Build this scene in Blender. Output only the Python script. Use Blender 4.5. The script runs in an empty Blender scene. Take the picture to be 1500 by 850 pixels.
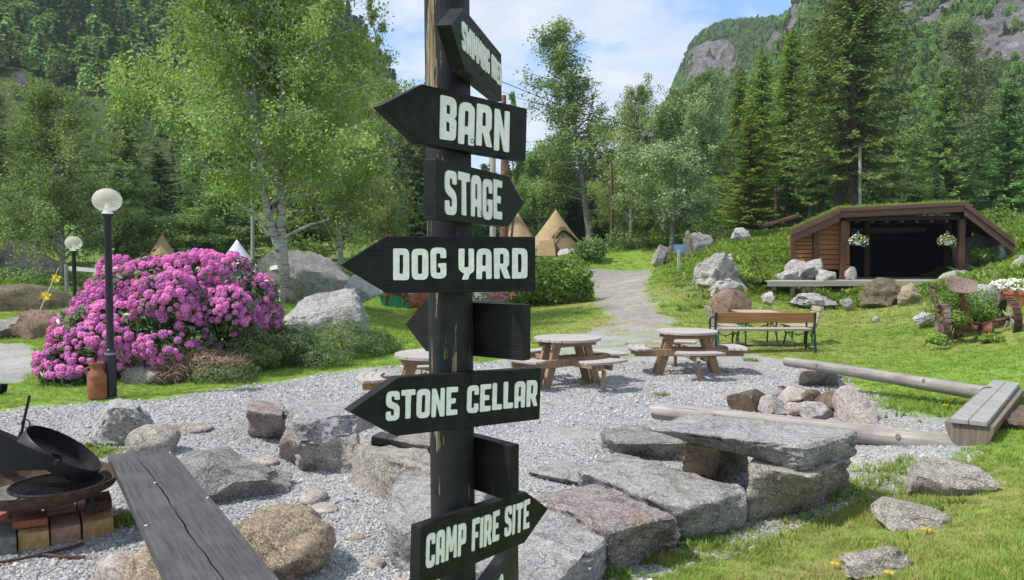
import bpy, bmesh, math, random
import numpy as np
from mathutils import Vector, Matrix, Euler, noise as mnoise
R_ = math.radians
sc = bpy.context.scene
# ------------------------------------------------------------------ camera, sky, sun, exposure
F = 1155.0; TH = math.atan(50 / F); CAM = np.array([0, 0, 2.0])
cam = bpy.data.cameras.new('camera'); co = bpy.data.objects.new('camera', cam)
sc.collection.objects.link(co); co.location = CAM
co.rotation_euler = (R_(90) - TH, 0, 0)
cam.sensor_width = 36; cam.lens = 36 * F / 1500; cam.clip_start = .05; cam.clip_end = 6000
sc.camera = co
SUN_EL, SUN_AZ = 56, -107          # azimuth from +Y towards +X
sv = Vector((math.sin(R_(SUN_AZ)) * math.cos(R_(SUN_EL)), math.cos(R_(SUN_AZ)) * math.cos(R_(SUN_EL)), math.sin(R_(SUN_EL))))
sl = bpy.data.lights.new('sun', 'SUN'); sl.energy = 2.75; sl.angle = R_(2.2); sl.color = (1, .95, .87)
so = bpy.data.objects.new('sun', sl); sc.collection.objects.link(so)
so.rotation_euler = sv.to_track_quat('Z', 'Y').to_euler(); so.location = (0, 0, 30)
sc.view_settings.view_transform = 'Standard'; sc.view_settings.look = 'None'
sc.view_settings.gamma = 1; sc.view_settings.exposure = 1.0
sc.cycles.max_bounces = 9; sc.cycles.diffuse_bounces = 5; sc.cycles.glossy_bounces = 2
sc.cycles.transmission_bounces = 6; sc.cycles.transparent_max_bounces = 4
sc.cycles.use_denoising = True


class NT:
    """a small wrapper for writing node trees"""
    def __init__(s, tree): s.t = tree
    def n(s, typ, ins=None, **props):
        nd = s.t.nodes.new(typ)
        for k, v in props.items(): setattr(nd, k, v)
        for k, v in (ins or {}).items():
            sk = nd.inputs[k]
            if isinstance(v, bpy.types.NodeSocket): s.t.links.new(v, sk)
            else:
                if isinstance(v, (tuple, list)) and len(v) == 3 and sk.type == 'RGBA': v = (*v, 1)
                sk.default_value = v
        return nd
    def mix(s, f, a, b, mode='MIX'):
        return s.n('ShaderNodeMix', {0: f, 6: a, 7: b}, data_type='RGBA', blend_type=mode).outputs[2]
    def math(s, op, a, b=0.0, c=None):
        d = {0: a, 1: b}
        if c is not None: d[2] = c
        return s.n('ShaderNodeMath', d, operation=op).outputs[0]
    def ramp(s, f, stops, interp='LINEAR'):
        nd = s.n('ShaderNodeValToRGB', {0: f}); cr = nd.color_ramp; cr.interpolation = interp
        while len(cr.elements) > 1: cr.elements.remove(cr.elements[-1])
        cr.elements[0].position = stops[0][0]; cr.elements[0].color = col4(stops[0][1])
        for p, c in stops[1:]: cr.elements.new(p).color = col4(c)
        return nd.outputs[0]
    def noise(s, scale, detail=4, rough=.55, vec=None, dist=0.0):
        d = {'Scale': scale, 'Detail': detail, 'Roughness': rough, 'Distortion': dist}
        if vec is not None: d['Vector'] = vec
        return s.n('ShaderNodeTexNoise', d).outputs[0]
    def vor(s, scale, vec=None, feature='F1', out=0):
        d = {'Scale': scale}
        if vec is not None: d['Vector'] = vec
        return s.n('ShaderNodeTexVoronoi', d, feature=feature).outputs[out]
    def scale(s, vec, sx, sy, sz):
        return s.n('ShaderNodeMapping', {0: vec, 3: (sx, sy, sz)}).outputs[0]
    def bump(s, h, strength=.5, dist=.02):
        return s.n('ShaderNodeBump', {'Height': h, 'Strength': strength, 'Distance': dist}).outputs[0]


def col4(c):
    if isinstance(c, (int, float)): return (c, c, c, 1)
    return (*c, 1) if len(c) == 3 else c


w = bpy.data.worlds.new('World'); sc.world = w; w.use_nodes = True
g = NT(w.node_tree); g.t.nodes.clear()
sky = g.n('ShaderNodeTexSky', sky_type='NISHITA', sun_disc=False)
sky.sun_elevation = R_(SUN_EL); sky.sun_rotation = R_(SUN_AZ); sky.air_density = 1.0; sky.dust_density = .6; sky.ozone_density = 1.5
gen = g.n('ShaderNodeTexCoord').outputs['Generated']
sp = g.n('ShaderNodeSeparateXYZ', {0: gen})
zz = g.math('ADD', g.math('MAXIMUM', sp.outputs[2], 0.0), .22)
cv = g.n('ShaderNodeCombineXYZ', {0: g.math('DIVIDE', sp.outputs[0], zz), 1: g.math('DIVIDE', sp.outputs[1], zz), 2: 3.7}).outputs[0]
cl = g.noise(1.9, 9, .6, cv, .25)
cl2 = g.noise(5.0, 6, .6, cv)
mask = g.ramp(cl, [(.385, 0), (.465, .75), (.56, 1)])
ccol = g.mix(g.ramp(cl2, [(.3, 0), (.7, 1)]), (3.5, 4.0, 4.9), (4.9, 5.15, 5.5))
skyc = g.mix(1.0, sky.outputs[0], (.85, 1.05, 1.3), 'MULTIPLY')
fin = g.mix(mask, skyc, ccol)
bg = g.n('ShaderNodeBackground', {0: fin, 1: .1})
g.t.links.new(bg.outputs[0], g.n('ShaderNodeOutputWorld').inputs[0])

# ------------------------------------------------------------------ measuring: photograph pixels (1500x850) to places in the world
FW = np.array([0, math.cos(TH), -math.sin(TH)]); UP = np.array([0, math.sin(TH), math.cos(TH)]); RT = np.array([1., 0, 0])
def ray(u, v): return RT * ((u - 750) / F) + FW - UP * ((v - 425) / F)
def gz(u, v, z=0.0):
    r = ray(u, v); return CAM + r * ((z - CAM[2]) / r[2])
def gy(u, v, y):
    r = ray(u, v); return CAM + r * (y / r[1])
def uvof(P):
    d = np.asarray(P) - CAM; z = d @ FW
    return 750 + F * (d @ RT) / z, 425 - F * (d @ UP) / z

# ------------------------------------------------------------------ object helpers
def tag(o, label=None, cat=None, group=None, kind=None):
    if label: o['label'] = label
    if cat: o['category'] = cat
    if group: o['group'] = group
    if kind: o['kind'] = kind
    return o
def link(o): sc.collection.objects.link(o); return o
def thing(name, label, cat, loc=(0, 0, 0), group=None):
    o = bpy.data.objects.new(name, None); o.location = loc; o.empty_display_size = .1
    return tag(link(o), label, cat, group)
def wloc(o):
    p = np.zeros(3)
    while o is not None: p += np.array(o.location); o = o.parent
    return p
def addobj(name, me, m=None, parent=None, loc=None):
    if m is not None and len(me.materials) == 0: me.materials.append(m)
    o = bpy.data.objects.new(name, me)
    if parent is not None: o.parent = parent
    if loc is not None: o.location = loc
    return link(o)
def copy_tree(o, parent=None):
    c = o.copy(); link(c)
    if parent is not None: c.parent = parent
    for ch in o.children: copy_tree(ch, c)
    return c
def np_mesh(name, V, Fc, smooth=False, attrs=None):
    V = np.asarray(V, np.float32); Fc = np.asarray(Fc, np.int32); k = Fc.shape[1]
    me = bpy.data.meshes.new(name); me.vertices.add(len(V)); me.vertices.foreach_set('co', V.ravel())
    me.loops.add(Fc.size); me.loops.foreach_set('vertex_index', Fc.ravel())
    me.polygons.add(len(Fc)); me.polygons.foreach_set('loop_start', np.arange(0, Fc.size, k, dtype=np.int32))
    if smooth: me.polygons.foreach_set('use_smooth', np.ones(len(Fc), bool))
    for nm, a in (attrs or {}).items():
        at = me.attributes.new(nm, 'FLOAT', 'POINT'); at.data.foreach_set('value', np.asarray(a, np.float32))
    me.update(calc_edges=True); return me

def perp(d):
    d = Vector(d).normalized(); a = Vector((0, 0, 1)) if abs(d.z) < .9 else Vector((1, 0, 0))
    x = d.cross(a).normalized(); return x, d.cross(x).normalized()

class MB:
    """collects simple solids; build() links them as one mesh object"""
    def __init__(s): s.v = []; s.f = []; s.cur = None
    def add(s, vs, fs):
        k = len(s.v); s.v += [tuple(map(float, p)) for p in vs]; s.f += [tuple(k + i for i in f) for f in fs]; return s
    def hexa(s, c):  # 4 bottom corners then 4 top corners, same turn (counter-clockwise from above)
        return s.add(c, [(3, 2, 1, 0), (4, 5, 6, 7), (0, 1, 5, 4), (1, 2, 6, 5), (2, 3, 7, 6), (3, 0, 4, 7)])
    def box(s, c, d, rz=0, rx=0, ry=0):
        m = Euler((rx, ry, rz)).to_matrix(); c = Vector(c); h = Vector(d) / 2
        P = [c + m @ Vector((x * h.x, y * h.y, z * h.z)) for z in (-1, 1) for x, y in ((-1, -1), (1, -1), (1, 1), (-1, 1))]
        return s.hexa(P)
    def beam(s, a, b, wd, ht, upv=(0, 0, 1)):
        a = Vector(a); b = Vector(b); d = (b - a).normalized(); x = d.cross(Vector(upv))
        x = x.normalized() if x.length > 1e-4 else Vector((1, 0, 0)); y = x.cross(d).normalized()
        q = [(-1, -1), (1, -1), (1, 1), (-1, 1)]
        return s.hexa([p + x * (i * wd / 2) + y * (j * ht / 2) for p in (a, b) for i, j in q])
    def tube(s, pts, rad, n=8, cap=True):
        pts = [Vector(p) for p in pts]
        if not hasattr(rad, '__len__'): rad = [rad] * len(pts)
        k = len(s.v); x = None
        for i, p in enumerate(pts):
            d = (pts[min(i + 1, len(pts) - 1)] - pts[max(i - 1, 0)]).normalized()
            if x is None: x, y = perp(d)
            else:
                x = (x - d * x.dot(d)).normalized(); y = d.cross(x)
            for j in range(n):
                a = 2 * math.pi * j / n; s.v.append(tuple(p + (x * math.cos(a) + y * math.sin(a)) * rad[i]))
        for i in range(len(pts) - 1):
            for j in range(n):
                a = k + i * n + j; b = k + i * n + (j + 1) % n; s.f.append((a, b, b + n, a + n))
        if cap:
            s.f.append(tuple(k + j for j in range(n))[::-1]); e = k + (len(pts) - 1) * n; s.f.append(tuple(e + j for j in range(n)))
        return s
    def lathe(s, prof, n=20, c=(0, 0, 0), rot=None, close=False):
        k = len(s.v); c = Vector(c)
        for r, z in prof:
            for j in range(n):
                a = 2 * math.pi * j / n; p = Vector((r * math.cos(a), r * math.sin(a), z))
                s.v.append(tuple(c + (rot @ p if rot is not None else p)))
        for i in range(len(prof) - 1):
            for j in range(n):
                a = k + i * n + j; b = k + i * n + (j + 1) % n; s.f.append((a, b, b + n, a + n))
        if close: s.f.append(tuple(k + j for j in range(n))[::-1]); e = k + (len(prof) - 1) * n; s.f.append(tuple(e + j for j in range(n)))
        return s
    def prism(s, poly, z0, z1, T=None):
        n = len(poly); P = [Vector((x, y, z)) for z in (z0, z1) for x, y in poly]
        if T is not None: P = [T @ p for p in P]
        return s.add(P, [tuple(range(n))[::-1], tuple(range(n, 2 * n))] + [(i, (i + 1) % n, n + (i + 1) % n, n + i) for i in range(n)])
    def build(s, name, m, parent=None, loc=None, bevel=0, smooth=False, local=False, seg=1, rz=0):
        off = np.zeros(3)
        if not local:
            if parent is not None: off = off + wloc(parent)
            if loc is not None: off = off + np.array(loc, float)
        me = bpy.data.meshes.new(name)
        cz, sz = math.cos(rz), math.sin(rz)
        me.from_pydata([((p[0] - off[0]) * cz + (p[1] - off[1]) * sz, (p[1] - off[1]) * cz - (p[0] - off[0]) * sz, p[2] - off[2]) for p in s.v], [], s.f)
        bm = bmesh.new(); bm.from_mesh(me)
        bmesh.ops.recalc_face_normals(bm, faces=bm.faces)
        if bevel:
            es = [e for e in bm.edges if len(e.link_faces) == 2 and e.calc_face_angle(0) > .6]
            bmesh.ops.bevel(bm, geom=es, offset=bevel, segments=seg, affect='EDGES', profile=.6)
        bm.to_mesh(me); bm.free()
        if smooth:
            me.polygons.foreach_set('use_smooth', np.ones(len(me.polygons), bool))
            try: me.set_sharp_from_angle(angle=R_(40))
            except Exception: pass
        me.update()
        o = addobj(name, me, m, parent, loc); o.rotation_euler.z = rz; return o

# ------------------------------------------------------------------ vector noise
def hash2(ix, iy, seed):
    h = (ix.astype(np.int64) * 374761393 + iy.astype(np.int64) * 668265263 + seed * 144665) & 0xffffffff
    h = ((h ^ (h >> 13)) * 1274126177) & 0xffffffff
    return ((h ^ (h >> 16)) & 0xffff) / 65535.0
def vnoise(x, y, seed=0):
    ix = np.floor(x); iy = np.floor(y); fx = x - ix; fy = y - iy
    fx = fx * fx * (3 - 2 * fx); fy = fy * fy * (3 - 2 * fy)
    a = hash2(ix, iy, seed); b = hash2(ix + 1, iy, seed); c = hash2(ix, iy + 1, seed); d = hash2(ix + 1, iy + 1, seed)
    return (a + (b - a) * fx) * (1 - fy) + (c + (d - c) * fx) * fy
def fbm(x, y, seed=0, oct=4):
    t = 0; a = .5
    for o in range(oct): t = t + a * (vnoise(x, y, seed + o * 17) - .5); x = x * 2.03 + 5.1; y = y * 2.03 + 1.7; a *= .5
    return t
# ------------------------------------------------------------------ materials
def newmat(name):
    m = bpy.data.materials.new(name); m.use_nodes = True; t = NT(m.node_tree)
    b = m.node_tree.nodes['Principled BSDF']; return m, t, b
def setb(t, b, col=None, rough=None, spec=None, normal=None, metal=None):
    for k, v in (('Base Color', col), ('Roughness', rough), ('Specular IOR Level', spec), ('Normal', normal), ('Metallic', metal)):
        if v is None: continue
        if isinstance(v, bpy.types.NodeSocket): t.t.links.new(v, b.inputs[k])
        else: b.inputs[k].default_value = col4(v) if k == 'Base Color' else v
def oc(t): return t.n('ShaderNodeTexCoord').outputs['Object']
def attr(t, nm): return t.n('ShaderNodeAttribute', attribute_name=nm).outputs['Fac']
def rnd(t): return t.n('ShaderNodeObjectInfo').outputs['Random']

def plain(name, c, rough=.6, spec=.4, metal=0, var=.25, scale=12, bumpk=.15):
    m, t, b = newmat(name); v = oc(t); n = t.noise(scale, 5, .6, v)
    c2 = tuple(x * (1 - var) for x in c); c3 = tuple(min(1, x * (1 + var)) for x in c)
    setb(t, b, t.ramp(n, [(.3, c2), (.7, c3)]), rough, spec, t.bump(n, bumpk, .01), metal); return m

def ground_mat():
    m, t, b = newmat('ground_surface'); v = oc(t)
    gr = attr(t, 'grass'); pa = attr(t, 'path'); dry = attr(t, 'dry'); far = attr(t, 'wild')
    n1 = t.noise(1.3, 6, .65, v); n2 = t.noise(9, 5, .6, v); n3 = t.noise(45, 3, .6, v)
    vc = t.n('ShaderNodeTexVoronoi', {'Scale': 55.0, 'Vector': v}); vd = vc.outputs[0]
    pc = t.n('ShaderNodeSeparateXYZ', {0: vc.outputs[1]}).outputs[0]
    stone = t.ramp(pc, [(0, (.22, .23, .24)), (.35, (.32, .325, .33)), (.7, (.40, .40, .40)), (1, (.52, .51, .49))])
    stone = t.mix(t.ramp(n1, [(.45, 0), (.68, .65)]), stone, (.33, .30, .26))
    stone = t.mix(t.ramp(n2, [(.3, .45), (.55, 0)]), stone, (.20, .20, .195))
    stone = t.mix(t.math('MULTIPLY', pa, t.ramp(n2, [(.3, .95), (.6, .5)])), stone, t.mix(t.ramp(t.noise(14, 3, .7, v), [(.36, .8), (.52, 0)]), t.ramp(t.noise(3.2, 6, .75, v), [(.36, (.19, .16, .125)), (.64, (.42, .375, .32))]), (.11, .09, .07)))
    gcol = t.ramp(n2, [(.25, (.09, .16, .022)), (.55, (.18, .285, .042)), (.8, (.26, .34, .065))])
    gcol = t.mix(t.math('MULTIPLY', dry, t.ramp(n1, [(.35, .1), (.6, .9)])), gcol, (.24, .20, .09))
    gcol = t.mix(t.math('MULTIPLY', far, .75), gcol, t.ramp(n2, [(.3, (.05, .09, .018)), (.7, (.13, .20, .04))]))
    k = t.math('ADD', gr, t.math('MULTIPLY', t.math('SUBTRACT', n2, .5), .9))
    k = t.math('ADD', k, t.math('MULTIPLY', t.math('SUBTRACT', n1, .5), .9))
    n0 = t.noise(.45, 5, .6, v, .5); stone = t.mix(t.ramp(n0, [(.38, .38), (.52, 0)]), stone, t.ramp(n3, [(.3, (.15, .145, .135)), (.7, (.26, .25, .235))])); stone = t.mix(t.ramp(n0, [(.55, 0), (.68, .35)]), stone, (.50, .49, .47))
    k = t.ramp(k, [(.40, 0), (.60, 1)])
    hb = t.math('MULTIPLY', t.math('SUBTRACT', 1.0, vd), t.math('SUBTRACT', 1.0, k))
    hb = t.math('ADD', hb, t.math('MULTIPLY', n3, .6))
    setb(t, b, t.mix(k, stone, gcol), .9, .2, t.bump(hb, .8, .02)); return m

def rock_mat(name, c, dark=.62, light=1.36, lichen=0.25, moss=0.0, red=0.0, sc_=1.0):
    m, t, b = newmat(name); v = oc(t)
    c = np.array(c); cl_ = lambda k, a=0: tuple(np.minimum(c * k + a, .8))
    n1 = t.noise(2.6 * sc_, 6, .7, v, .3); n2 = t.noise(30 * sc_, 5, .75, v); n3 = t.noise(75 * sc_, 3, .75, v); n4 = t.noise(11 * sc_, 6, .75, v, .4)
    col = t.ramp(n1, [(.28, cl_(dark)), (.5, cl_(1)), (.74, cl_(light))])
    col = t.mix(t.ramp(n4, [(.36, .55), (.50, 0)]), col, cl_(.5)); col = t.mix(t.ramp(n4, [(.52, 0), (.66, .55)]), col, cl_(1.5, .05))
    if red: col = t.mix(t.math('MULTIPLY', t.ramp(t.noise(2.3 * sc_, 5, .68, v, .6), [(.54, 0), (.66, 1)]), red), col, (.24, .125, .085))
    if lichen: col = t.mix(t.math('MULTIPLY', t.ramp(t.noise(6 * sc_, 7, .8, v, .6), [(.53, 0), (.60, 1)]), lichen), col, (.60, .60, .57))
    if moss:
        mm = t.ramp(t.noise(2.6 * sc_, 7, .74, v, .8), [(.54, 0), (.61, 1)])
        col = t.mix(t.math('MULTIPLY', mm, moss), col, t.ramp(n2, [(.3, (.05, .05, .015)), (.7, (.17, .15, .04))]))
    col = t.mix(t.ramp(n3, [(.36, .75), (.46, 0)]), col, cl_(.3)); col = t.mix(t.ramp(n3, [(.54, 0), (.63, .75)]), col, cl_(1.9, .10))
    col = t.mix(t.ramp(n2, [(.35, .7), (.45, 0)]), col, cl_(.4))
    cr = t.math('ABSOLUTE', t.math('SUBTRACT', t.noise(1.3 * sc_, 6, .62, v, 1.0), .5))
    col = t.mix(t.ramp(cr, [(.001, .6), (.007, 0)]), col, cl_(.2))
    h = t.math('ADD', t.math('MULTIPLY', n2, 1.2), t.math('ADD', t.math('MULTIPLY', n3, .6), t.math('MULTIPLY', n4, 2.0)))
    h = t.math('ADD', h, t.ramp(cr, [(0, 0), (.01, .4)]))
    setb(t, b, col, .9, .2, t.bump(h, 1.0, .028 / sc_)); return m

def wood_mat(name, c, axis='x', var=.45, rough=.75, scale=1.0, stain=None, spec=.25):
    """boards with the grain along one local axis"""
    m, t, b = newmat(name); v = oc(t)
    k = {'x': (1.2, 26, 26), 'y': (26, 1.2, 26), 'z': (26, 26, 1.2)}[axis]
    v2 = t.scale(v, *[q * scale for q in k]); n1 = t.noise(1.0, 6, .65, v2, .4); n2 = t.noise(3.5, 4, .6, v2); n3 = t.noise(2.5, 4, .6, v)
    c = np.array(c)
    col = t.ramp(n1, [(.25, tuple(c * (1 - var))), (.5, tuple(c)), (.75, tuple(np.minimum(c * (1 + var), .85)))])
    col = t.mix(t.ramp(n2, [(.28, .7), (.42, 0)]), col, tuple(c * .35))
    if stain: col = t.mix(t.ramp(n3, [(.45, 0), (.7, .8)]), col, stain)
    col = t.mix(t.math('MULTIPLY', rnd(t), .35), col, tuple(c * .6))
    setb(t, b, col, rough, spec, t.bump(t.math('ADD', n1, n2), .45, .006)); return m

def leaf_mat(name, c1, c2, c3=None, trans=.35, rough=.5, spec=.3, obj_var=.35, shade=None):
    """leaves: attribute var picks the tone, some light passes through"""
    m, t, b = newmat(name); a = attr(t, 'var')
    st = [(0, c1), (.55, c2), (1, c3 or c2)]
    col = t.ramp(a, st)
    hs = t.n('ShaderNodeHueSaturation', {'Hue': t.math('ADD', .485, t.math('MULTIPLY', rnd(t), .03)), 'Value': t.math('ADD', 1 - obj_var / 2, t.math('MULTIPLY', rnd(t), obj_var)), 'Color': col}).outputs[0]
    setb(t, b, hs, rough, spec)
    tr = t.n('ShaderNodeBsdfTranslucent', {0: t.mix(1.0, hs, (1.2, 1.2, .7), 'MULTIPLY')})
    mx = t.n('ShaderNodeMixShader', {0: trans, 1: b.outputs[0], 2: tr.outputs[0]})
    t.t.links.new(mx.outputs[0], t.t.nodes['Material Output'].inputs[0]); return m

def birch_bark():
    m, t, b = newmat('birch_bark'); v = oc(t)
    n = t.noise(1.0, 6, .7, t.scale(v, 5, 5, 16), .5); n2 = t.noise(1.2, 5, .65, v)
    col = t.ramp(n, [(.36, (.05, .045, .04)), (.47, (.34, .32, .29)), (.7, (.58, .56, .52))])
    hz = t.n('ShaderNodeSeparateXYZ', {0: v}).outputs[2]
    low = t.math('MULTIPLY', t.ramp(t.math('MULTIPLY', hz, .5), [(.0, 1), (.7, 0)]), t.ramp(n2, [(.3, .4), (.6, 1)]))
    col = t.mix(low, col, (.10, .08, .05))
    setb(t, b, col, .85, .2, t.bump(n, .5, .02)); return m

def post_mat():
    m, t, b = newmat('chipped_black_post_paint'); v = oc(t)
    vz = t.scale(v, 60, 60, 5); n = t.noise(1.0, 5, .62, vz, .2); n2 = t.noise(1.0, 3, .5, t.scale(v, 7, 7, 3.2))
    g_ = t.noise(1.0, 4, .6, t.scale(v, 150, 150, 6))
    sp_ = t.n('ShaderNodeSeparateXYZ', {0: v})
    left = t.ramp(t.math('MULTIPLY', t.math('ADD', sp_.outputs[0], .062), 9), [(.12, .22), (.50, .0)])
    topk = t.ramp(t.math('MULTIPLY', sp_.outputs[2], .33), [(.50, 0.0), (.735, .03), (.80, .22), (.9, .3)])
    k = t.math('ADD', t.math('ADD', t.math('ADD', t.math('MULTIPLY', n, 1.7), -.36), t.math('MULTIPLY', n2, .5)), t.math('ADD', t.math('MULTIPLY', left, .30), t.math('MULTIPLY', topk, t.math('MULTIPLY', left, 3.7))))
    chip = t.ramp(k, [(.985, 0), (1.0, 1)])
    wood = t.ramp(g_, [(.32, (.06, .042, .026)), (.55, (.25, .19, .115)), (.8, (.38, .31, .205))])
    blk = t.ramp(t.noise(14, 5, .6, v), [(.3, (.008, .008, .011)), (.7, (.022, .022, .028))])
    setb(t, b, t.mix(chip, blk, wood), t.ramp(chip, [(0, .45), (1, .8)]), .28,
         t.bump(t.math('ADD', g_, t.math('MULTIPLY', chip, -1.2)), .5, .004)); return m

def board_mat():
    m, t, b = newmat('black_board_paint'); v = oc(t)
    n = t.noise(1.0, 6, .65, t.scale(v, 4, 90, 90), .6); n2 = t.noise(22, 4, .6, v); n3 = t.noise(1.0, 4, .7, t.scale(v, 30, 260, 260))
    col = t.ramp(n2, [(.3, (.006, .006, .007)), (.7, (.018, .018, .02))])
    col = t.mix(t.ramp(n3, [(.74, 0), (.78, .6)]), col, (.2, .19, .17))
    setb(t, b, col, t.ramp(n, [(.3, .42), (.7, .62)]), .22, t.bump(n, .55, .004)); return m

def globe_mat():
    m, t, b = newmat('ribbed_acrylic_globe'); v = oc(t)
    hz = t.n('ShaderNodeSeparateXYZ', {0: v}).outputs[2]
    rib = t.math('SINE', t.math('MULTIPLY', hz, 190.0))
    setb(t, b, (.94, .93, .86), .12, .5, t.bump(rib, .5, .006)); b.inputs['Transmission Weight'].default_value = .85; b.inputs['IOR'].default_value = 1.12
    tr = t.n('ShaderNodeBsdfTranslucent', {0: (.90, .89, .80, 1)})
    mx = t.n('ShaderNodeMixShader', {0: .30, 1: b.outputs[0], 2: tr.outputs[0]})
    t.t.links.new(mx.outputs[0], t.t.nodes['Material Output'].inputs[0]); return m

def siding_mat(): return wood_mat('stained_siding', (.33, .15, .065), 'x', .4, .7, .6)

def hill_mat(name, veg1, veg2, rockc, far=0.0):
    m, t, b = newmat(name); v = oc(t)
    rk = attr(t, 'rock'); n1 = t.noise(.05, 7, .7, v, .4); n2 = t.noise(.25, 6, .7, v)
    vs = t.scale(v, .20, .20, .035); st = t.noise(1.0, 7, .72, vs, .9)
    rc = np.array(rockc)
    rock = t.ramp(st, [(.36, tuple(rc * .22)), (.45, tuple(rc * .75)), (.56, tuple(rc)), (.72, tuple(np.minimum(rc * 1.7, .7)))])
    rock = t.mix(t.ramp(n2, [(.42, .0), (.62, .6)]), rock, tuple(rc * .55))
    rock = t.mix(t.ramp(n1, [(.55, 0), (.66, .7)]), rock, tuple(np.array(veg2) * .9))
    veg = t.ramp(n2, [(.3, veg1), (.7, veg2)])
    k = t.ramp(t.math('ADD', rk, t.math('MULTIPLY', t.math('MULTIPLY', t.math('SUBTRACT', n2, .5), 1.9), t.math('MINIMUM', t.math('MULTIPLY', rk, 3.0), 1.0))), [(.44, 0), (.56, 1)])
    setb(t, b, t.mix(k, veg, rock), .95, .1, t.bump(t.math('ADD', t.math('MULTIPLY', st, 2.0), n2), 1.0, 4.0)); return m

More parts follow.
